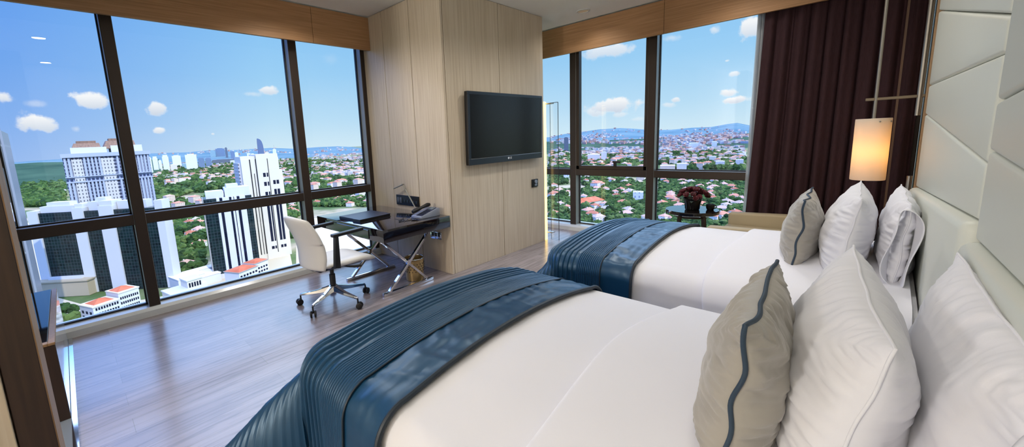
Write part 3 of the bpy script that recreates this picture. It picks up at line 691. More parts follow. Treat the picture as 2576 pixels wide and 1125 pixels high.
# ================================================================== THE CITY BELOW
def at_y(x, y, Y): d = ray(x, y); return EYE + d*(Y/d.y)
def grid_mat(name, wall, win, cw, ch, mortar, rough=.4, off=0, win2=None, bevel=0):
    """windows or curtain-wall panes as a surface pattern on one facade"""
    m = bpy.data.materials.new(name); m.use_nodes = True; n = m.node_tree.nodes; l = m.node_tree.links; b = n['Principled BSDF']
    t = n.new('ShaderNodeTexCoord'); s = n.new('ShaderNodeSeparateXYZ'); a = n.new('ShaderNodeMath'); a.operation = 'ADD'; c = n.new('ShaderNodeCombineXYZ')
    l.new(t.outputs['Object'], s.inputs[0]); l.new(s.outputs['X'], a.inputs[0]); l.new(s.outputs['Y'], a.inputs[1]); l.new(a.outputs[0], c.inputs['X']); l.new(s.outputs['Z'], c.inputs['Y'])
    br = n.new('ShaderNodeTexBrick'); br.offset = off; br.inputs['Scale'].default_value = 1; br.inputs['Brick Width'].default_value = cw; br.inputs['Row Height'].default_value = ch
    br.inputs['Mortar Size'].default_value = mortar; br.inputs['Mortar Smooth'].default_value = 0
    br.inputs['Color1'].default_value = s2l(win); br.inputs['Color2'].default_value = s2l(win2 or win); br.inputs['Mortar'].default_value = s2l(wall)
    l.new(c.outputs[0], br.inputs['Vector'])
    g = n.new('ShaderNodeNewGeometry'); sn = n.new('ShaderNodeSeparateXYZ'); ab = n.new('ShaderNodeMath'); ab.operation = 'GREATER_THAN'; ab.inputs[1].default_value = .6
    l.new(g.outputs['Normal'], sn.inputs[0]); l.new(sn.outputs['Z'], ab.inputs[0])
    mx = n.new('ShaderNodeMix'); mx.data_type = 'RGBA'; mx.inputs['B'].default_value = s2l(wall)
    l.new(ab.outputs[0], mx.inputs['Factor']); l.new(br.outputs['Color'], mx.inputs['A']); l.new(mx.outputs['Result'], b.inputs['Base Color']); b.inputs['Roughness'].default_value = rough
    return m
M['wht'] = mat('white_facade', (196, 197, 200), .7); M['crm'] = mat('cream_facade', (204, 197, 182), .7)
M['gry'] = mat('grey_facade', (150, 146, 140), .7); M['dark_glass'] = grid_mat('dark_curtain_wall', (52, 62, 66), (16, 25, 29), 2.4, 2.6, .16, .15, 0, (24, 42, 42)); M['dark_glass'].node_tree.nodes['Principled BSDF'].inputs['Specular IOR Level'].default_value = .2
M['navy_glass'] = grid_mat('navy_window_strip', (32, 38, 60), (14, 19, 40), 3, 1.8, .12, .2); M['navy_glass'].node_tree.nodes['Principled BSDF'].inputs['Specular IOR Level'].default_value = .2; M['rib'] = mat('bluish_white_rib', (156, 165, 184), .7)  # rib colour is lowered to carry the shade on the tower front
M['tan'] = mat('tan_stone', (170, 156, 130), .8); M['mans'] = ramp_mat('brown_mansard_roof', [(.3, (110, 84, 68)), (.7, (140, 108, 88))], (4, 4, .2), .2, 3, .7)
M['redroof'] = ramp_mat('red_tile_roof', [(.3, (176, 92, 66)), (.55, (196, 110, 82)), (.8, (208, 130, 104))], (1, 1, 1), .12, 4, .9, .2)
M['twin'] = grid_mat('twin_tower_windows', (150, 160, 182), (44, 56, 88), 3.0, 3.3, .5, .4)
M['twin_grid'] = grid_mat('twin_tower_bay', (188, 186, 184), (84, 84, 90), 2.4, 3.3, .8, .5)
M['steel_tower'] = grid_mat('grey_ribbed_tower', (134, 140, 152), (84, 90, 106), 1.8, 60, .55, .35)
M['apt'] = grid_mat('apartment_windows', (222, 214, 206), (120, 112, 112), 3.4, 3.2, .95, .6)
M['apt2'] = grid_mat('apartment_windows_cream', (214, 194, 176), (126, 104, 96), 3.2, 3.1, .95, .6)
M['houses'] = grid_mat('house_windows', (226, 218, 206), (120, 104, 96), 3.6, 3.2, 1.15, .7)
M['sky_white'] = grid_mat('far_tower_white', (216, 218, 222), (150, 158, 172), 6, 7, 1.9, .5)
M['sky_blue'] = grid_mat('far_tower_blue', (120, 140, 164), (66, 88, 116), 7, 8, 1.2, .4)
M['sky_teal'] = grid_mat('far_tower_teal', (150, 176, 184), (82, 118, 128), 7, 8, 1.2, .4)
M['sky_dark'] = grid_mat('far_block_dark', (96, 106, 118), (66, 76, 92), 9, 7, 1.4, .5)
M['sapph'] = mat('far_curved_tower', (92, 108, 136), .35)
class Bld:
    def __init__(s, name, label, org, ang=0, cat='building', group=None):
        s.r = thing(name, label, cat, org, group); s.r.rotation_euler = (0, 0, ang)
    def part(s, name, boxes, m, label=None, parent=None, bev=0):
        mb = MB()
        for q in boxes: mb.box(*q, bev, 1)
        return mesh_obj(name, mb, m, parent or s.r, 0, label, local=True)
    def mesh(s, name, mb, m, label=None, parent=None): return mesh_obj(name, mb, m, parent or s.r, 0, label, local=True)
def frame(pa, pb, z=GZ):
    A, B = at_z(*pa, z), at_z(*pb, z); d = B-A; return Vector((A.x, A.y, GZ)), math.atan2(d.y, d.x), math.hypot(d.x, d.y)
def height(A, p): d = ray(*p); return 1.4+d.z*math.hypot(A.x, A.y)/math.hypot(d.x, d.y)-GZ
def hip(mb, x0, x1, y0, y1, z, h, over=.6, mi=0):
    x0 -= over; x1 += over; y0 -= over; y1 += over; w, d = x1-x0, y1-y0; i = min(w, d)/2
    v = [mb.bm.verts.new(p) for p in ((x0, y0, z), (x1, y0, z), (x1, y1, z), (x0, y1, z))]
    if w >= d: r = [mb.bm.verts.new((x0+i, (y0+y1)/2, z+h)), mb.bm.verts.new((x1-i*.999, (y0+y1)/2, z+h))]; fs = ((v[0], v[1], r[1], r[0]), (v[1], v[2], r[1]), (v[2], v[3], r[0], r[1]), (v[3], v[0], r[0]))
    else: r = [mb.bm.verts.new(((x0+x1)/2, y0+i, z+h)), mb.bm.verts.new(((x0+x1)/2, y1-i*.999, z+h))]; fs = ((v[0], v[1], r[0]), (v[1], v[2], r[1], r[0]), (v[2], v[3], r[1]), (v[3], v[0], r[0], r[1]))
    for f in fs: mb.bm.faces.new(f).material_index = mi
    mb.bm.faces.new(v[::-1]).material_index = mi
    return mb
BLOCKED = []                                              # footprints kept clear of houses and trees
def block(A, ang, w, d, pad=6):
    c = Vector((A.x, A.y))+Vector((math.cos(ang), math.sin(ang)))*w/2+Vector((-math.sin(ang), math.cos(ang)))*d/2
    BLOCKED.append((c.x, c.y, math.hypot(w, d)/2+pad))
# --- dark glass office block with white piers (left)
A, an, w = frame((112, 743), (424, 724)); H = height(A, (60, 534)); D = 14
block(A, an, w, D)
b = Bld('office_block', 'wide dark glass office block with white vertical piers below the left window', A, an)
for q in ((.075, .345), (.43, .553), (.663, .995)): b.part('glass_bay', [(q[0]*w, q[1]*w, 1.2, D-2, (14 if q[0] < .1 else 0), H-2)], M['dark_glass'])
for q, hh in (((0, .075), H), ((.345, .43), H+1), ((.553, .663), H+1.5)): b.part('pier', [(q[0]*w, q[1]*w, 0, D-1, 0, hh)], M['wht'])
b.part('end_pier', [(w*.993, w+5.5, .5, D-4, 0, H+4)], M['wht'])
b.part('podium', [(.02*w, .42*w, -7, 1, 0, 13), (.0*w, .43*w, -8, 2, 12.4, 13.4)], M['tan'])
b.part('canopy', [(.08*w, .345*w, -2.5, 1.2, 13.4, 15.2)], M['wht'])
for x0, x1, y0, hh in ((.08, .34, 3, 3), (.12, .30, 5, 6), (.36, .42, 2, 4), (.45, .52, 4, 5), (.56, .66, 1, 5.5), (.67, .9, 5, 4.5), (.5, .58, 6, 8)): b.part('roof_structure', [(x0*w, x1*w, y0, D-2, H-2, H+hh)], M['wht'])
# --- twin mansard tower behind it
TY = 520
p0, p1 = at_y(156, 398, TY), at_y(374, 384, TY); w = p1.x-p0.x; A = Vector((p0.x, TY, GZ)); H = p0.z-GZ; D = 30; block(A, 0, w, D)
b = Bld('twin_tower', 'pale twin residential tower with two brown mansard roofs behind the left window frame', A, 0)
b.part('core', [(0, w, 1, D, 0, H)], M['twin'])
bays = ((.09, .20), (.41, .56))
for q in bays: b.part('window_bay', [(q[0]*w, q[1]*w, -.8, 2, 0, H*.985)], M['twin_grid'])
for k in range(24):
    u = (k+.5)/24
    if any(q[0]-.012 < u < q[1]+.012 for q in bays): continue
    b.part('rib', [(u*w-.75, u*w+.75, -1.4, 1.2, 0, H*.79), (u*w-.75, u*w+.75, -1.0, 1.2, H*.84, H)], M['rib'])
b.part('belt', [(-.4, w+.4, -1.7, 1.3, H*.79, H*.80), (-.4, w+.4, -1.7, 1.3, H*.835, H*.843)], M['rib'])
b.part('cornice', [(-1, w+1, -2.2, D+1, H, H+3.6)], M['rib'])
b.part('attic', [(.10*w, .50*w, 1, D-2, H+3.6, H+9), (.55*w, .93*w, 1, D-2, H+3.6, H+10)], M['wht'])
def mansard(px0, px1, tx0, tx1, yb, yt):
    P = at_y(px0, yb, TY); Q = at_y(px1, yb, TY); R = at_y(tx0, yt, TY); S = at_y(tx1, yt, TY); mb = MB(); z0 = P.z-GZ; z1 = R.z-GZ
    lo = [(P.x-A.x, 2), (Q.x-A.x, 2), (Q.x-A.x, D-3), (P.x-A.x, D-3)]; hi = [(R.x-A.x, 6), (S.x-A.x, 6), (S.x-A.x, D-7), (R.x-A.x, D-7)]
    v = [mb.bm.verts.new((*p, z0)) for p in lo]; u = [mb.bm.verts.new((*p, z1)) for p in hi]
    for i in range(4): mb.bm.faces.new((v[i], v[(i+1) % 4], u[(i+1) % 4], u[i]))
    mb.bm.faces.new(u); mb.bm.faces.new(v[::-1]); mb.box(R.x-A.x+2, S.x-A.x-2, 8, D-9, z1, z1+2.2)
    b.mesh('mansard_roof', mb, M['mans'])
mansard(179, 257, 185, 250, 378, 361); mansard(260, 345, 268, 338, 374, 354)
# --- grey ribbed skyscraper at the far left edge
E0 = at_y(24, 300, 330); E1 = at_y(60, 585, 330); A = Vector((E1.x-40, 330, GZ)); H = E0.z-GZ
b = Bld('skyscraper', 'grey ribbed skyscraper cut by the left edge of the picture', A, 0)
b.part('shaft', [(0, 40, 0, 40, 0, H-6)], M['steel_tower']); b.part('crown', [(0, 37.5, 2, 38, H-6, H-2), (0, 34, 4, 36, H-2, H+8)], M['steel_tower'])
for k in range(14): b.part('rib', [(12+k*2.0, 12.7+k*2.0, -.8, .2, 0, H-6)], M['gry'])
block(A, 0, 40, 40)
# --- front tower: dark glass and white piers
A, an, w = frame((541, 704), (657, 681)); H = height(A, (511, 503)); D = 26; block(A, an, w, D)
b = Bld('office_tower', 'dark glass and white striped office tower left of the cream tower', A, an)
fr_ = ((0, .26, 'g'), (.26, .32, 'w'), (.32, .38, 'n'), (.38, .52, 'w'), (.52, .57, 'n'), (.57, .61, 'w'), (.61, .626, 'n'), (.626, .68, 'w'), (.68, .74, 'n'), (.74, .86, 'w'), (.86, 1, 'g'))
for x0, x1, k in fr_:
    nm, m, y0 = {'g': ('glass_bay', M['dark_glass'], .4), 'w': ('pier', M['wht'], -.6), 'n': ('window_strip', M['navy_glass'], .3)}[k]
    b.part(nm, [(x0*w, x1*w, y0, D-1, (4 if k == 'g' else 0), H)], m)
b.part('side_wall', [(-.8, .05, .2, D, 0, H)], M['gry']); b.part('base_band', [(-1.2, .28*w, -1.5, D, 0, 4)], M['wht'])  # the side wall's shade is painted in as grey
for x0, x1, y0, y1, hh in ((.06, .42, 4, 18, 6), (.45, .98, 3, 20, 8), (.5, .75, 5, 16, 11)): b.part('roof_structure', [(x0*w, x1*w, y0, y1, H, H+hh)], M['wht'])
# --- cream tower
A, an, w = frame((639, 660), (736, 640)); H = height(A, (603, 403)); D = 30; block(A, an, w, D)
b = Bld('residential_tower', 'tall cream tower with thin dark vertical lines left of the second window post', A, an)
b.part('body', [(0, .91*w, 0, D, 0, H), (.36*w, .91*w, -1.2, 0, 0, H+1)], M['crm']); b.part('wing', [(.91*w, w, 2, D-4, 0, H-12)], M['crm'])
b.part('side_balconies', [(-2.2, 0, 3, D-4, 0, H-3)], M['twin_grid'])
for x0, x1, y, h1 in ((.195, .222, -.05, 0), (.275, .292, -.05, 14), (.335, .362, -.05, 0), (.622, .640, -1.25, 0)): b.part('dark_joint', [(x0*w, x1*w, y-.1, y+.3, 6, H-h1)], M['bronze_dark'])
for x0, x1 in ((.485, .55), (.575, .612)): b.part('window_strip', [(x0*w, x1*w, -1.3, -.9, 18, H-33)], M['navy_glass']); b.part('window', [(x0*w, x1*w, -1.3, -.9, H-27, H-23)], M['navy_glass']); b.part('window', [(x0*w, x1*w, -1.3, -.9, H-18, H-14)], M['navy_glass'])
for x0, x1 in ((.715, .778), (.80, .862)): b.part('window_strip', [(x0*w, x1*w, -1.3, -.9, 18, H-31)], M['navy_glass']); b.part('window', [(x0*w, x1*w, -1.3, -.9, H-26, H-22)], M['navy_glass'])
for x0, x1 in ((.48, .55), (.57, .61), (.72, .78), (.80, .86)): b.part('window', [(x0*w, x1*w, -1.3, -.9, 10, 13)], M['navy_glass'])
b.part('parapet', [(0, .35*w, 1, D-1, H, H+3), (.36*w, .9*w, -1, D-1, H+1, H+4.5)], M['crm'])
# --- low buildings close below
def windows(b, x0, x1, n, z0, dz, rows, y, hh=1.7):
    for r in range(rows):
        for k in range(n):
            x = x0+(x1-x0)*(k+.5)/n; ww = (x1-x0)/n*.62
            b.part('window', [(x-ww/2, x+ww/2, y-.12, y+.1, z0+r*dz, z0+r*dz+hh)], M['navy_glass'])
zr = -92
A, an, w = frame((233, 776), (357, 735), zr); h = zr-GZ; block(A, an, w, 16)
b = Bld('hotel', 'white low building with two red hip roofs and rows of windows just above the sill', A, an)
b.part('front_wing', [(0, w*.52, 0, 15, 0, h)], M['wht']); b.part('rear_wing', [(w*.56, w, 3, 17, 0, h+3)], M['wht']); b.part('link', [(w*.52, w*.56, 5, 14, 0, h-1)], M['wht'])
b.part('flat_roof_parapet', [(-.4, w*.53, -.4, 15.4, h, h+.7), (w*.555, w+.4, 2.6, 17.4, h+3, h+3.7)], M['crm'])
b.mesh('roof', hip(MB(), .08*w, w*.46, 3, 13, h+.7, 2.2, .3), M['redroof']); b.mesh('roof', hip(MB(), w*.60, w*.96, 5, 15.5, h+3.7, 2.2, .3), M['redroof'])
windows(b, 1, w*.5, 9, 2, 3.4, 5, 0); windows(b, w*.58, w-.6, 9, 3, 3.4, 5, 3)
for r in range(4):
    for k in range(3): b.part('window', [(-.1, .1, 2+k*4.4, 4.2+k*4.4, 3+r*3.4, 4.8+r*3.4)], M['navy_glass'])
zr = -97
A, an, w = frame((601, 688), (650, 686), zr); an = .45; w = 34; block(A, an, w, 16)
b = Bld('apartment_house', 'white building with two flat red hip roofs below the cream tower', A, an)
h = zr-GZ
b.part('front_wing', [(0, w*.55, 0, 16, 0, h)], M['wht']); b.part('rear_wing', [(w*.55, w, 4, 17, 0, h+1)], M['wht']); b.part('eaves', [(-.6, w*.55+.6, -.6, 16.6, h, h+.6), (w*.55, w+.6, 3.4, 17.6, h+1, h+1.6)], M['gry'])
b.mesh('roof', hip(MB(), 0, w*.55, 0, 16, h+.6, 2.4, .2), M['redroof']); b.mesh('roof', hip(MB(), w*.58, w, 4, 17, h+1.6, 2.2, .2), M['redroof'])
windows(b, .5, w*.54, 6, 2, 3.3, 3, 0); windows(b, w*.57, w-.5, 5, 2, 3.3, 3, 4)
zr = -99
A, an, w = frame((432, 745), (470, 742), zr); an = .18; w = 26; block(A, an, w, 22)
b = Bld('club_building', 'small cream building with arched windows just above the sill', A, an); h = zr-GZ
b.part('hall', [(0, 12, 0, 18, 0, h)], M['crm']); b.part('pavilion', [(12, 22, 4, 16, 0, h+6)], M['crm']); b.part('porch', [(22, 26, 6, 14, 0, h+1)], M['crm']); b.part('cornice', [(-.5, 12.2, -.5, 18.5, h, h+.8), (11.5, 22.5, 3.5, 16.5, h+6, h+6.8)], M['wht'])
windows(b, 12.6, 21.4, 5, h+1, 4, 1, 4, 3.4); windows(b, .8, 11.5, 5, 2.5, 4, 2, 0, 2.2)
for (px, py, ww, dd, hh, lab) in ((448, 706, 20, 20, 9, 'white flat roofed shed left of the dark striped tower'), (505, 700, 16, 22, 7, 'white flat roofed hall beside the foot of the dark striped tower'), (470, 690, 24, 10, 6, 'low white market roof beyond the sheds')):
    A = at_z(px, py, GZ+hh); A.z = GZ; b = Bld('shed', lab, A, .2); b.part('wall', [(0, ww, 0, dd, 0, hh)], M['wht']); b.part('roof', [(-.4, ww+.4, -.4, dd+.4, hh, hh+.5)], mat('pale_roof', (226, 220, 208), .8)); block(A, .2, ww, dd, 2)
A = at_z(523, 706, GZ+.3); tag(mesh_obj('swimming_pool', MB().box(A.x-7, A.x+7, A.y-8, A.y+8, GZ, GZ+.6), mat('pool_water', (96, 178, 196), .08)), 'small turquoise swimming pool beside the striped tower', 'pool'); BLOCKED.append((A.x, A.y, 14))
# ground, streets, hills
def ground_mat():
    m = ramp_mat('city_ground', [(.30, (58, 78, 44)), (.44, (84, 104, 60)), (.52, (112, 118, 82)), (.62, (168, 152, 128)), (.72, (190, 178, 160))], (1, 1, 1), .012, 7, .95, .1)
    return m
gm = MB().grid(lambda u, v: Vector((math.sin((u*2-1)*1.75+.75)*(40+v**3*24000), math.cos((u*2-1)*1.75+.75)*(40+v**3*24000), GZ-.3)), 80, 60)
tag(mesh_obj('ground', gm, ground_mat(), None, 0, origin=(0, 0, GZ)), 'green and built-up city ground far below the windows', 'ground', kind='structure')
def slab(name, pts, m, z=.12):
    q = [at_z(x, y, GZ) for x, y in pts]
    return struct(name, MB().prism([(p.x, p.y) for p in q], 'z', GZ-.2, GZ+z), m)
M['asphalt'] = mat('asphalt', (150, 152, 158), .9); M['paving'] = mat('pale_paving', (196, 182, 156), .9)
slab('road', [(425, 604), (512, 600), (512, 622), (470, 616), (425, 622)], M['asphalt'], .2)
slab('paving', [(88, 690), (60, 640), (70, 560), (105, 560), (112, 740), (240, 775), (470, 735), (520, 660), (730, 640), (740, 690), (400, 800), (160, 860), (95, 840)], M['paving'], .05)
slab('paving', [(745, 660), (745, 552), (800, 548), (880, 556), (960, 548), (1010, 560), (1010, 720), (745, 720)], M['paving'], .05)
slab('road', [(430, 655), (520, 650), (520, 662), (432, 668)], M['asphalt'])
def ridge(name, pts, dist, deep, m, base_y=0, seed=1, rough=1.0, label=None):
    """a hill range: profile given along azimuth, built as a real slope that rises from the plain and falls away behind"""
    xs = []
    for i in range(len(pts)-1):
        for k in range(14): u = k/14; xs.append((pts[i][0]+(pts[i+1][0]-pts[i][0])*u, pts[i][1]+(pts[i+1][1]-pts[i][1])*u))
    xs.append(pts[-1])
    def f(u, v):
        i = int(round(u*(len(xs)-1))); x, y = xs[i]; d = ray(x, y); k = 1/math.hypot(d.x, d.y); top = max(3, 1.4+d.z*k*dist-GZ)
        D = dist+deep*(v-.55)*1.6; h = math.exp(-((v-.55)/.26)**2)
        nz = noise.fractal((d.x*k*30+seed, v*6, seed), 1, 2, 5)
        return Vector((d.x*k*D, d.y*k*D, GZ-2+top*h*(1+.10*rough*nz*(1-h*.8))))
    o = mesh_obj(name, MB().grid(f, len(xs), 30), m, None, 180, origin=(0, 0, GZ)); o['kind'] = 'structure'; o['label'] = label or name; return o
M['hill_far'] = ramp_mat('far_hills', [(.3, (82, 112, 126)), (.7, (108, 132, 140))], (1, 1, 1), .002, 6, 1, 0)  # distance haze is painted in by the bluish base colours
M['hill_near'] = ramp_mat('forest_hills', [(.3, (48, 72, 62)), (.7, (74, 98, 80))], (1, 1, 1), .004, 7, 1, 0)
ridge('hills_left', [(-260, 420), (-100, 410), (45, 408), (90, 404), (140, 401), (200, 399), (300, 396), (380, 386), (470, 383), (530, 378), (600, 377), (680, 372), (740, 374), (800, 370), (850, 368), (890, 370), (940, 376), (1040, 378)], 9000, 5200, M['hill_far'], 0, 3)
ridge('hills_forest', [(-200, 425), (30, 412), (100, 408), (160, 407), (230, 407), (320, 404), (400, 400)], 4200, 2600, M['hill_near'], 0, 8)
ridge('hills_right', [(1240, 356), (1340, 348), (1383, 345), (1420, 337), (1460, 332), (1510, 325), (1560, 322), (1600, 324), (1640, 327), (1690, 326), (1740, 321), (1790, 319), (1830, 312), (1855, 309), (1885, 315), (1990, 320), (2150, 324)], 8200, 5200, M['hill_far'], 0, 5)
ridge('hills_wooded', [(1300, 362), (1380, 356), (1440, 352), (1520, 353), (1600, 350), (1700, 346), (1780, 340), (1860, 334), (1960, 336), (2100, 340)], 4300, 2300, M['hill_near'], 0, 9)
# --- skyline towers
def sky_tower(x0, x1, yt, yb, m, label, name='tower', dist=None, depth=None, mast=0, cap=None):
    A = at_z(x0, yb, GZ) if dist is None else at_d(x0, yb, dist); dd = math.hypot(A.x, A.y)
    B = at_d(x1, yb, dd); A.z = GZ; an = math.atan2(B.y-A.y, B.x-A.x); w = math.hypot(B.x-A.x, B.y-A.y); H = height(A, ((x0+x1)/2, yt)); D = depth or w
    b = Bld(name, label, A, an); b.part('shaft', [(0, w, 0, D, 0, H)], m)
    b.part('roof_house', [(w*.2, w*.8, D*.2, D*.8, H, H+H*.05)], m)
    if cap: b.part('crown', [(w*.12, w*.88, D*.1, D*.9, H, H*1.12)], m)
    if mast: b.part('mast', [(w*.48, w*.54, D*.4, D*.5, H, H+mast)], M['gry'])
    block(A, an, w, D, 4); return b
SKY = [(379, 387, 397, 440, 'sky_white', 'narrow white tower immediately right of the twin tower'), (389, 402, 398, 436, 'sky_white', 'stepped white tower second from the twin tower', ), (403, 411, 404, 434, 'sky_white', 'short white tower between two taller white ones right of the twin tower'),
       (413, 429, 394, 432, 'sky_white', 'broad white tower third in the white cluster'), (431, 448, 414, 434, 'crm', 'cream mid-height block in front of the white cluster'), (436, 458, 392, 420, 'sky_white', 'tall white slab behind the cream block'),
       (459, 472, 413, 424, 'sky_teal', 'low grey-green block in the white cluster'), (470, 499, 389, 426, 'sky_white', 'large white tower with pale vertical lines at the right of the white cluster'), (501, 517, 398, 424, 'sky_blue', 'blue-grey framed office block, left one of a pair'),
       (519, 534, 398, 421, 'sky_blue', 'blue-grey framed office block, right one of a pair'), (531, 544, 380, 402, 'sky_teal', 'teal glass tower beside the grey framed block'), (545, 568, 374, 401, 'sky_blue', 'grey open-framed tower block with a flat top'),
       (569, 575, 372, 401, 'sky_dark', 'thin dark slab attached right of the framed tower'), (535, 589, 401, 413, 'sky_dark', 'long dark low block below the framed tower'), (582, 592, 381, 404, 'sky_blue', 'slim blue tower right of the framed tower'),
       (593, 602, 384, 404, 'sky_white', 'slim pale tower above the left shoulder of the cream tower'), (580, 593, 404, 413, 'wht', 'small white block at the left of the cream tower'), (623, 631, 386, 402, 'sky_white', 'left pale block above the cream tower roof'),
       (633, 641, 387, 402, 'sky_white', 'right pale block above the cream tower roof'), (642, 656, 388, 402, 'sky_dark', 'dark brown block left of the curved tower'), (662, 668, 376, 402, 'apt2', 'thin pinkish tower right of the curved tower'),
       (669, 678, 383, 402, 'crm', 'beige block right of the pinkish tower'), (688, 697, 376, 398, 'sky_white', 'pale tower with masts right of the curved tower')]
for i, q in enumerate(SKY): sky_tower(*q[:4], M[q[4]], q[5], mast=(55 if 'masts' in q[5] else 0), cap=(1 if 'stepped' in q[5] or 'broad' in q[5] else None))
A = at_z(652, 403, GZ); dd = math.hypot(A.x, A.y); B = at_d(667, 403, dd); w = math.hypot(B.x-A.x, B.y-A.y); A.z = GZ; H = height(A, (650, 349)); an = math.atan2(B.y-A.y, B.x-A.x)
b = Bld('curved_skyscraper', 'tall grey-blue skyscraper with a curved sloping top on the horizon', A, an)
prof = [(0, 0), (w, 0), (w*1.0, H*.5), (w*.93, H*.72), (w*.8, H*.86), (w*.6, H*.95), (w*.3, H*.995), (w*.05, H), (0, H*.8)]
b.mesh('shaft', MB().prism(prof, 'y', 0, w*.8), M['sapph']); b.mesh('fin', MB().prism([(p[0]*1.0-w*.02, p[1]*1.01) for p in prof[-4:]]+[(-w*.06, 0), (0, 0)], 'y', w*.3, w*.5), M['sky_blue'])
RT = [(1419, 1430, 347, 382, 'sky_dark', 'dark grey tower beside the corner window post on the right'), (1478, 1509, 389, 410, 'apt', 'white block with a green top band behind the window lever'), (1512, 1526, 383, 412, 'wht', 'narrow white block left of the lever'),
      (1783, 1801, 394, 415, 'crm', 'ochre block in the right window'), (1799, 1822, 406, 428, 'apt', 'white tower block with blue windows just above the right crossbar'), (1849, 1869, 402, 428, 'apt', 'white tower block with red top beside the sheer curtain'),
      (1702, 1727, 412, 430, 'apt', 'grey-white block with pink front on the right crossbar'), (1660, 1698, 417, 431, 'apt2', 'long pale block with red roof at the left of the right crossbar'), (1733, 1757, 360, 374, 'sky_white', 'pale slab block below the hills'),
      (1790, 1803, 356, 372, 'sky_white', 'narrow pale tower below the hills'), (1418, 1432, 436, 452, 'sky_white', 'white slab seen through the narrow right pane'), (1592, 1618, 484, 512, 'sky_white', 'white angular building with a glass front in the middle right pane')]
for q in RT: sky_tower(*q[:4], M[q[4]], q[5], 'block')
A, an, w = frame((1462, 522), (1520, 512)); b = Bld('red_roofed_hall', 'long hall with a big red roof in the middle right pane', A, an); block(A, an, w, 22)
b.part('wall', [(0, w, 0, 20, 0, 6)], M['crm']); b.mesh('roof', hip(MB(), 0, w, 0, 20, 6, 6, 1), M['redroof'])
# --- counted houses, apartment blocks and trees in the windows; the rest beyond as one mass
rnd = random.Random(11)
ZL = [(386, 745, 430, 470), (386, 740, 455, 600), (425, 510, 555, 700), (790, 925, 405, 470), (790, 930, 430, 520), (60, 160, 470, 520), (720, 745, 500, 560), (400, 520, 620, 720)]
ZR = [(1384, 1430, 420, 560), (1465, 1626, 440, 560), (1660, 1868, 452, 560), (1465, 1626, 392, 440), (1660, 1866, 385, 430), (1384, 1430, 385, 425)]
placed = {}
def free(p, r, reg=True):
    for (x, y, q) in BLOCKED:
        if (p.x-x)**2+(p.y-y)**2 < (q*.8+r)**2: return False
    c = (int(p.x//30), int(p.y//30))
    for i in (-1, 0, 1):
        for j in (-1, 0, 1):
            for (x, y, q) in placed.get((c[0]+i, c[1]+j), ()):
                if (p.x-x)**2+(p.y-y)**2 < (q+r)**2*.8: return False
    if reg: placed.setdefault(c, []).append((p.x, p.y, r))
    return True
def island_ramp(name, stops, rough=.95, obj=False):
    m = bpy.data.materials.new(name); m.use_nodes = True; n = m.node_tree.nodes; l = m.node_tree.links; b = n['Principled BSDF']
    g = n.new('ShaderNodeObjectInfo' if obj else 'ShaderNodeNewGeometry'); r = n.new('ShaderNodeValToRGB'); e = r.color_ramp.elements
    while len(e) < len(stops): e.new(.5)
    for i, (p, c) in enumerate(stops): e[i].position = p; e[i].color = s2l(c)
    l.new(g.outputs['Random' if obj else 'Random Per Island'], r.inputs['Fac']); l.new(r.outputs['Color'], b.inputs['Base Color']); b.inputs['Roughness'].default_value = rough; b.inputs['Specular IOR Level'].default_value = .15
    return m
greens = [(0, (34, 54, 28)), (.35, (48, 74, 34)), (.7, (66, 92, 44)), (1, (92, 110, 60))]
M['tree1'] = island_ramp('foliage', greens, obj=True); M['treeN'] = island_ramp('foliage_mass', greens)
M['roof1'] = island_ramp('house_roof', [(0, (168, 104, 82)), (.4, (194, 130, 108)), (.75, (204, 158, 140)), (1, (176, 164, 154))], obj=True)
M['bark'] = mat('bark', (70, 56, 44), .9)
def house_proto(w, d, h, rh, m, name, wing):
    r = bpy.data.objects.new(name, None); C.objects.link(r)
    mb = MB().box(-w/2, w/2, -d/2, d/2, 0, h); rf = hip(MB(), -w/2, w/2, -d/2, d/2, h, rh, .5)
    if wing: mb.box(w*.1, w*.45, -d*.9, -d*.4, 0, h*.8); hip(rf, w*.1, w*.45, -d*.9, -d*.35, h*.8, rh*.7, .4)
    mesh_obj('wall', mb, m, r, 0, local=True); mesh_obj('roof', rf, M['roof1'], r, 0, local=True)
    mesh_obj('chimney', MB().box(w*.15, w*.15+.9, 0, .9, h, h+rh+.8), m, r, 0, local=True)
    return r
protos = [house_proto(12, 10, 6.5, 3, M['houses'], 'house', 1), house_proto(15, 11, 7, 3.4, M['houses'], 'house', 0), house_proto(10, 9, 8, 2.6, M['houses'], 'house', 1)]
aprotos = [house_proto(24, 14, 15, 3, M['apt'], 'apartment_block', 0), house_proto(17, 15, 19, 2.6, M['apt2'], 'apartment_block', 0), house_proto(34, 14, 13, 3, M['apt'], 'apartment_block', 1)]
def tree_proto(seed, conical):
    r = bpy.data.objects.new('tree', None); C.objects.link(r); q = random.Random(seed)
    mb = MB(); H = 9
    for k in range(9):
        a = q.uniform(0, 6.3); t = q.uniform(0, 1); rr = (2.6-1.8*t if conical else 2.5); o = (1.5-1.4*t if conical else 2.6*math.sqrt(1-t*.8))
        mb.ball((o*math.cos(a), o*math.sin(a), (2.5+t*7 if conical else 3.6+t*3.6)), rr*q.uniform(.8, 1.1), 2, (1, 1, .85))
    for v in mb.bm.verts: v.co += Vector((noise.noise(v.co*.9), noise.noise(v.co*.9+Vector((9, 0, 0))), noise.noise(v.co*.9+Vector((0, 9, 0)))))*.9
    mesh_obj('crown', mb, M['tree1'], r, 0, local=True); mesh_obj('trunk', MB().tube([(0, 0, 0), (0, 0, 4)], [.4, .25], 8), M['bark'], r, local=True)
    return r
tprotos = [tree_proto(1, False), tree_proto(2, False), tree_proto(3, True)]
used = set()
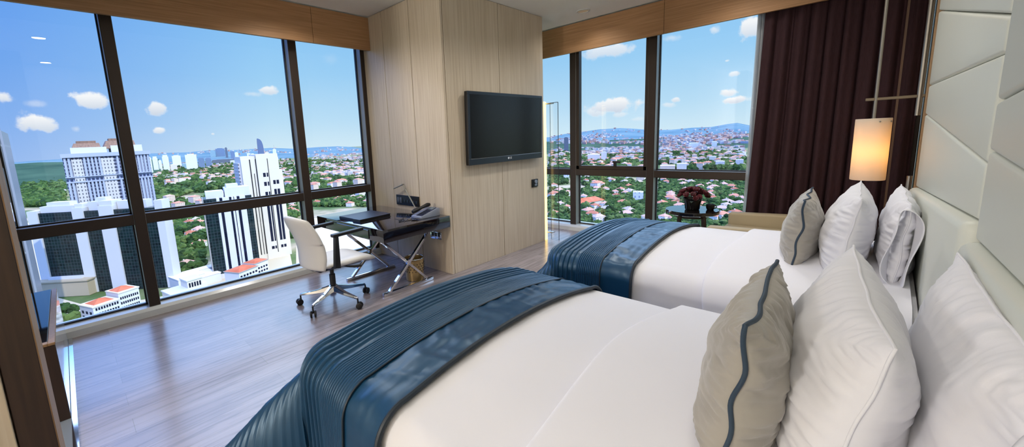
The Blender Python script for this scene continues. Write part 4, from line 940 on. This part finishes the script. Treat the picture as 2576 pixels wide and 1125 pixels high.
def put(protos, i, loc, rz, sc, label, cat, group):
    p = protos[i]
    if p.name in used: o = dup(p, loc, rz, sc)
    else: used.add(p.name); o = p; o.location = loc; o.rotation_euler = (0, 0, rz); o.scale = sc
    tag(o, label, cat, group); return o
def pick(zs, wts): z = rnd.choices(zs, wts)[0]; return rnd.uniform(z[0], z[1]), rnd.uniform(z[2], z[3])
nh = na = nt = 0; tries = 0
HL = {'L': 'pale house with a red tile roof among trees in the valley below the left window', 'R': 'pale house with a red tile roof among trees in the valley below the right window'}
AL = {'L': 'pale apartment block with red roof in the city beyond the left window', 'R': 'pale apartment block with red roof in the city beyond the right window'}
TL = {'L': 'broad green tree growing between the buildings below the left window', 'R': 'broad green tree growing between the houses below the right window'}
while nh < 150 and tries < 9000:
    tries += 1; side = 'R' if nh % 3 else 'L'
    x, y = pick(ZR[:3], (1, 3, 4)) if side == 'R' else pick([ZL[1], ZL[4], ZL[2], ZL[6]], (3, 4, 1, 1))
    if nh > 118: break
    p = at_z(x, y, GZ)
    if not (420 < math.hypot(p.x, p.y) < 1050) or not free(p, 11): continue
    put(protos, nh % 3, p, rnd.uniform(0, 6.3), (1,)*3, HL[side], 'house', 'red roofed houses beyond the %s window' % ('left' if side == 'L' else 'right')); nh += 1
tries = 0
while na < 240 and tries < 9000:
    tries += 1; side = 'R' if na % 2 else 'L'
    x, y = pick(ZR[3:6]+[ZR[1]], (4, 4, 1, 1)) if side == 'R' else pick([ZL[0], ZL[1], ZL[3], ZL[4]], (3, 2, 3, 1))
    p = at_z(x, y, GZ); d = math.hypot(p.x, p.y)
    if not (800 < d < 2600) or not free(p, 17): continue
    put(aprotos, na % 3, p, rnd.choice((.3, .3, 1.87))+rnd.uniform(-.2, .2), (1,)*3, AL[side], 'apartment block', 'apartment blocks beyond the %s window' % ('left' if side == 'L' else 'right')); na += 1
tries = 0
while nt < 285 and tries < 20000:
    tries += 1; side = 'R' if nt % 5 > 1 else 'L'
    x, y = pick(ZR[:3], (2, 4, 5)) if side == 'R' else pick([ZL[1], ZL[2], ZL[4], ZL[6], ZL[7], (110, 200, 780, 830)], (3, 2, 2, 1, 2, 1.2))
    p = at_z(x, y, GZ); d = math.hypot(p.x, p.y)
    if not (250 < d < 760) or not free(p, 3.4): continue
    s = rnd.uniform(.8, 1.5); put(tprotos, rnd.choice((0, 1, 0, 1, 2)), p, rnd.uniform(0, 6.3), (s, s, s*rnd.uniform(.8, 1.1)), TL[side], 'tree', 'trees beyond the %s window' % ('left' if side == 'L' else 'right')); nt += 1
# masses: canopy, far houses and far white buildings as single uncountable objects
ico = bmesh.new(); bmesh.ops.create_icosphere(ico, subdivisions=2, radius=1); iv = np.array([v.co[:] for v in ico.verts]); ifc = np.array([[v.index for v in f.verts] for f in ico.faces]); ico.free()
def mass(name, blobs, m, label, cat):
    V = []; Fc = []; off = 0; q = np.random.RandomState(3)
    for (p, s, sz) in blobs:
        V.append(iv*(1+.25*q.standard_normal((len(iv), 1)))*np.array([s, s, sz])+np.array(p)); Fc.append(ifc+off); off += len(iv)
    me = bpy.data.meshes.new(name); me.from_pydata(np.concatenate(V).tolist(), [], np.concatenate(Fc).tolist()); me.materials.append(m)
    o = bpy.data.objects.new(name, me); C.objects.link(o); return tag(o, label, cat, None, 'stuff')
for side, zs, wt in (('left', ZL[:7]+[(60, 160, 415, 500), (386, 925, 400, 440)], (2, 3, 1, 2, 3, 1, .5, 1.5, 2)), ('right', ZR+[(1866, 2060, 400, 620), (1384, 1870, 558, 650)], (1, 4, 5, 2, 2.5, .6, 2.5, 1.5))):
    bl = []
    for k in range(19000):
        x, y = pick(zs, wt); p = at_z(x, y, GZ); d = math.hypot(p.x, p.y)
        if d > 5200 or noise.noise((p.x*.006, p.y*.006, 1.))+.25*noise.noise((p.x*.03, p.y*.03, 2.)) < (-.42 if d < 1000 else -.12) or not free(p, 2.5, False): continue
        s = rnd.uniform(2.8, 5.6)*(1 if d < 1200 else 1.8); bl.append(((p.x, p.y, GZ+s*.8), s, s*.9))
        if len(bl) > 7500: break
    mass('tree_canopy', bl, M['treeN'], 'mass of green tree crowns covering the city below the %s window' % side, 'trees')
cube = np.array([[x, y, z] for x in (-.5, .5) for y in (-.5, .5) for z in (0, 1)], float); cf = [(0, 1, 3, 2), (4, 6, 7, 5), (0, 4, 5, 1), (2, 3, 7, 6), (1, 5, 7, 3)]
def boxes(name, items, m, label, cat):
    V = []; Fc = []
    for k, (p, w, d, h, a) in enumerate(items):
        c, s = math.cos(a), math.sin(a); q = cube*np.array([w, d, h]); V.append(np.stack([q[:, 0]*c-q[:, 1]*s+p[0], q[:, 0]*s+q[:, 1]*c+p[1], q[:, 2]+p[2]], 1)); Fc += [tuple(i+k*8 for i in f) for f in cf]
    me = bpy.data.meshes.new(name); me.from_pydata(np.concatenate(V).tolist(), [], Fc); me.materials.append(m)
    o = bpy.data.objects.new(name, me); C.objects.link(o); return tag(o, label, cat, None, 'stuff')
M['farblocks'] = island_ramp('far_buildings', [(0, (170, 164, 158)), (.3, (190, 188, 186)), (.55, (182, 166, 158)), (.75, (178, 140, 126)), (.9, (160, 118, 104)), (1, (160, 166, 172))])
for side, zs, wt, n in (('left', [(386, 745, 402, 460), (786, 925, 388, 450), (80, 160, 480, 510)], (3, 4, .3), 1500), ('right', [(1384, 1430, 378, 430), (1462, 1628, 372, 436), (1658, 1868, 366, 440), (1384, 1868, 440, 500)], (1, 5, 6, .8), 1900)):
    it = []
    for k in range(n):
        x, y = pick(zs, wt); p = at_z(x, y, GZ); d = math.hypot(p.x, p.y)
        if d > 6500 or d < 1500 or not free(p, 2, False): continue
        if noise.noise((p.x*.004+5, p.y*.004, 1.)) < -.15: continue
        big = d/1500 if d > 1500 else 1; it.append(((p.x, p.y, GZ), rnd.uniform(10, 24)*big**.6, rnd.uniform(9, 14)*big**.4, rnd.uniform(6, 15), rnd.uniform(0, 3.1)))
    boxes('distant_buildings', it, M['farblocks'], 'mass of tiny pale and red roofed buildings in the distance beyond the %s window' % side, 'buildings')
# settlement on the slopes of the right-hand hills
dg = bpy.context.evaluated_depsgraph_get(); it = []
from mathutils.bvhtree import BVHTree
bv = [BVHTree.FromObject(bpy.data.objects[n], dg) for n in ('hills_right', 'hills_wooded', 'hills_left')]
def on_hill(x, y):
    d = ray(x, y); best = None
    for t, n in zip(bv, ('hills_right', 'hills_wooded', 'hills_left')):
        off = bpy.data.objects[n].location; h = t.ray_cast(EYE-off, d.normalized())
        if h[0] is not None and (best is None or h[3] < best[1]): best = (h[0]+off, h[3])
    return best
for k in range(1700):
    x = rnd.uniform(1384, 1880) if k % 4 else rnd.uniform(400, 925); y = rnd.gauss(349, 11) if k % 4 else rnd.gauss(381, 5); h = on_hill(x, y)
    if h is None or h[1] < 3000: continue
    p = h[0]
    if noise.noise((p.x*.0016, p.y*.0016, 4.)) < -.02: continue
    it.append(((p.x, p.y, p.z-4), rnd.uniform(14, 40), rnd.uniform(14, 24), rnd.uniform(10, 24), rnd.uniform(0, 3)))
boxes('hillside_buildings', it, M['farblocks'], 'mass of tiny white buildings scattered over the far hillsides', 'buildings')
# ================================================================== SKY, SUN, LAMPS, CAMERA
wd_ = bpy.data.worlds.new('sky'); bpy.context.scene.world = wd_; wd_.use_nodes = True
n = wd_.node_tree.nodes; l = wd_.node_tree.links; n.clear()
out = n.new('ShaderNodeOutputWorld'); bg = n.new('ShaderNodeBackground'); l.new(bg.outputs[0], out.inputs[0])
tc = n.new('ShaderNodeTexCoord'); nm = n.new('ShaderNodeVectorMath'); nm.operation = 'NORMALIZE'; l.new(tc.outputs['Generated'], nm.inputs[0]); DIR = nm.outputs[0]
def math_(op, a, b=None, c=None, clamp=False):
    q = n.new('ShaderNodeMath'); q.operation = op; q.use_clamp = clamp
    for i, v in enumerate((a, b, c)):
        if v is None: continue
        if hasattr(v, 'is_linked') or hasattr(v, 'links'): l.new(v, q.inputs[i])
        else: q.inputs[i].default_value = v
    return q.outputs[0]
def dot(v):
    q = n.new('ShaderNodeVectorMath'); q.operation = 'DOT_PRODUCT'; l.new(DIR, q.inputs[0]); q.inputs[1].default_value = v; return q.outputs['Value']
sp = n.new('ShaderNodeSeparateXYZ'); l.new(DIR, sp.inputs[0])
def ramp(fac, stops):
    r = n.new('ShaderNodeValToRGB'); e = r.color_ramp.elements
    while len(e) < len(stops): e.new(.5)
    for i, (p, c) in enumerate(stops): e[i].position = p; e[i].color = (*c, 1)
    l.new(fac, r.inputs['Fac']); return r.outputs['Color']
L_ = lambda c, k=1: tuple(v*k for v in s2l(c)[:3])
SKYC = ramp(sp.outputs['Z'], [(0, L_((212, 238, 252))), (.06, L_((188, 226, 251))), (.16, L_((158, 211, 250))), (.30, L_((132, 196, 250))), (.38, L_((178, 208, 250))), (.6, L_((200, 222, 250)))])
# deeper blue towards the left-hand part of the sky
az = math_('ARCTAN2', sp.outputs['X'], sp.outputs['Y'])
dk = n.new('ShaderNodeMapRange'); dk.inputs['From Min'].default_value = -.2; dk.inputs['From Max'].default_value = .35; dk.inputs['To Min'].default_value = 1; dk.inputs['To Max'].default_value = 0; l.new(az, dk.inputs['Value'])
def mix(fac, a, b, mode='MIX'):
    q = n.new('ShaderNodeMix'); q.data_type = 'RGBA'; q.blend_type = mode
    if hasattr(fac, 'links'): l.new(fac, q.inputs['Factor'])
    else: q.inputs['Factor'].default_value = fac
    for s, v in (('A', a), ('B', b)):
        if isinstance(v, tuple): q.inputs[s].default_value = (*v, 1)
        else: l.new(v, q.inputs[s])
    return q.outputs['Result']
SKYC = mix(dk.outputs[0], SKYC, mix(1, SKYC, (.34, .48, .92), 'MULTIPLY'))
nz = n.new('ShaderNodeTexNoise'); nz.inputs['Scale'].default_value = 22; nz.inputs['Detail'].default_value = 7; nz.inputs['Roughness'].default_value = .6; l.new(DIR, nz.inputs['Vector'])
nz2 = n.new('ShaderNodeTexNoise'); nz2.inputs['Scale'].default_value = 70; nz2.inputs['Detail'].default_value = 5; l.new(DIR, nz2.inputs['Vector'])
NZ = math_('MULTIPLY_ADD', nz2.outputs['Fac'], .35, math_('MULTIPLY_ADD', nz.outputs['Fac'], 1.0, -.675))
# scattered cumulus: (direction given through x, y), half width, half height, softness
CLOUDS = [(8, 243, 34, 28, 1), (228, 256, 52, 28, 1), (92, 310, 62, 30, 1), (92, 262, 34, 12, .35), (192, 325, 18, 12, .5), (396, 270, 40, 27, 1.2), (397, 329, 20, 13, 1), (535, 337, 8, 5, .7), (672, 228, 32, 14, .9), (635, 236, 40, 10, .5), (830, 150, 30, 20, .1),
          (1525, 128, 75, 24, .8), (1545, 265, 85, 24, 1), (1500, 280, 40, 18, .8), (1560, 288, 30, 10, .6), (1885, 72, 38, 36, 1.2), (1798, 75, 18, 15, .7), (1848, 185, 18, 9, .8), (1828, 234, 30, 17, 1), (1848, 252, 58, 12, 1), (1700, 251, 18, 9, .9), (1680, 264, 30, 9, .6), (1828, 153, 9, 4, .7), (1690, 95, 36, 14, .5), (1600, 300, 30, 8, .4)]
acc = None; low = None
for (x, y, w, h, k) in CLOUDS:
    d = ray(x, y).normalized(); r_ = d.cross(Vector((0, 0, 1))).normalized(); u_ = r_.cross(d)
    rw = (ray(x+w, y).normalized()-d).length; rh = (ray(x, y-h).normalized()-d).length
    a = math_('DIVIDE', dot(r_), rw); b_ = math_('DIVIDE', dot(u_), rh); f = math_('MULTIPLY', dot(d), 1)
    r2 = math_('ADD', math_('MULTIPLY', a, a), math_('MULTIPLY', b_, b_))
    v = math_('SUBTRACT', 1.0, math_('SQRT', r2)); v = math_('MULTIPLY_ADD', NZ, 2.6, math_('MULTIPLY_ADD', v, 1.35, -.15))
    q = n.new('ShaderNodeMapRange'); q.interpolation_type = 'SMOOTHSTEP'; q.inputs['From Min'].default_value = .0; q.inputs['From Max'].default_value = .55/max(.5, k); q.inputs['To Max'].default_value = min(1, k); l.new(v, q.inputs['Value'])
    g_ = math_('MULTIPLY', q.outputs[0], math_('LESS_THAN', r2, 4.0)); g_ = math_('MULTIPLY', g_, math_('GREATER_THAN', f, 0.5))
    acc = g_ if acc is None else math_('MAXIMUM', acc, g_)
    sh = math_('MULTIPLY', g_, math_('MULTIPLY_ADD', b_, -.5, .25, True)); low = sh if low is None else math_('MAXIMUM', low, sh)
CL = mix(low, L_((250, 252, 255)), L_((176, 196, 222)))
SKYC = mix(acc, SKYC, CL)
l.new(SKYC, bg.inputs['Color'])
up = n.new('ShaderNodeMapRange'); up.interpolation_type = 'SMOOTHSTEP'; up.inputs['From Min'].default_value = .27; up.inputs['From Max'].default_value = .42; up.inputs['To Min'].default_value = 1.0; up.inputs['To Max'].default_value = 6.6; l.new(sp.outputs['Z'], up.inputs['Value'])
dn = n.new('ShaderNodeMapRange'); dn.interpolation_type = 'SMOOTHSTEP'; dn.inputs['From Min'].default_value = .6; dn.inputs['From Max'].default_value = .8; dn.inputs['To Min'].default_value = 1.0; dn.inputs['To Max'].default_value = .35; l.new(sp.outputs['Z'], dn.inputs['Value'])
l.new(math_('MULTIPLY', up.outputs[0], dn.outputs[0]), bg.inputs['Strength'])
def lamp(name, kind, loc, energy, color=(1, 1, 1), rot=(0, 0, 0), **kw):
    d = bpy.data.lights.new(name, kind); d.energy = energy; d.color = color
    for k, v in kw.items(): setattr(d, k, v)
    o = bpy.data.objects.new(name, d); C.objects.link(o); o.location = loc; o.rotation_euler = rot; return o
sun_to = Vector((-.04, -.74, .68)).normalized()
lamp('sun', 'SUN', (0, 0, 60), 3.2, (1, .95, .86), sun_to.to_track_quat('Z', 'Y').to_euler(), angle=.009)
for (x, y, e) in ((2.5, .3, 50), (3.6, .6, 80), (.9, 1.9, 12), (2.2, 2.0, 75), (3.6, 1.9, 115), (.9, 3.3, 35), (1.7, 3.6, 150), (4.69, 2.54, 35), (4.6, 1.0, 45), (-1.2, 1.2, 40)):
    lamp('downlight_beam', 'SPOT', (x, y, CZ-.02), e*.68, (1, .95, .89), (0, 0, 0), spot_size=math.radians(150), spot_blend=.9, shadow_soft_size=.12)  # unseen fill spots added to brighten the room; one serves the visible downlight
for (x, y, e) in ((-3.6, .6, 45), (-3.6, 2.3, 220)):  # unseen fill lamps added out of frame to brighten column and walls
    lamp('hall_globe_lamp', 'POINT', (x, y, 1.9), e, (1, .95, .89), shadow_soft_size=.16)
cam = bpy.data.cameras.new('camera'); co = bpy.data.objects.new('camera', cam); C.objects.link(co)
co.matrix_world = Matrix(((CR.x, CU.x, -CF.x, EYE.x), (CR.y, CU.y, -CF.y, EYE.y), (CR.z, CU.z, -CF.z, EYE.z), (0, 0, 0, 1)))
cam.sensor_width = 36; cam.sensor_fit = 'HORIZONTAL'; cam.lens = CFX*36/2576; cam.shift_x = (1288-CPX)/2576; cam.shift_y = (CPY-562.5)/2576
cam.clip_start = .02; cam.clip_end = 60000
sc = bpy.context.scene; sc.camera = co
sc.view_settings.view_transform = 'Standard'; sc.view_settings.look = 'None'; sc.view_settings.exposure = 0; sc.view_settings.gamma = 1; sc.view_settings.use_curve_mapping = False
sc.cycles.max_bounces = 10; sc.cycles.transparent_max_bounces = 16; sc.cycles.caustics_reflective = False; sc.cycles.caustics_refractive = False
sc.cycles.use_denoising = True; sc.cycles.sample_clamp_indirect = 6
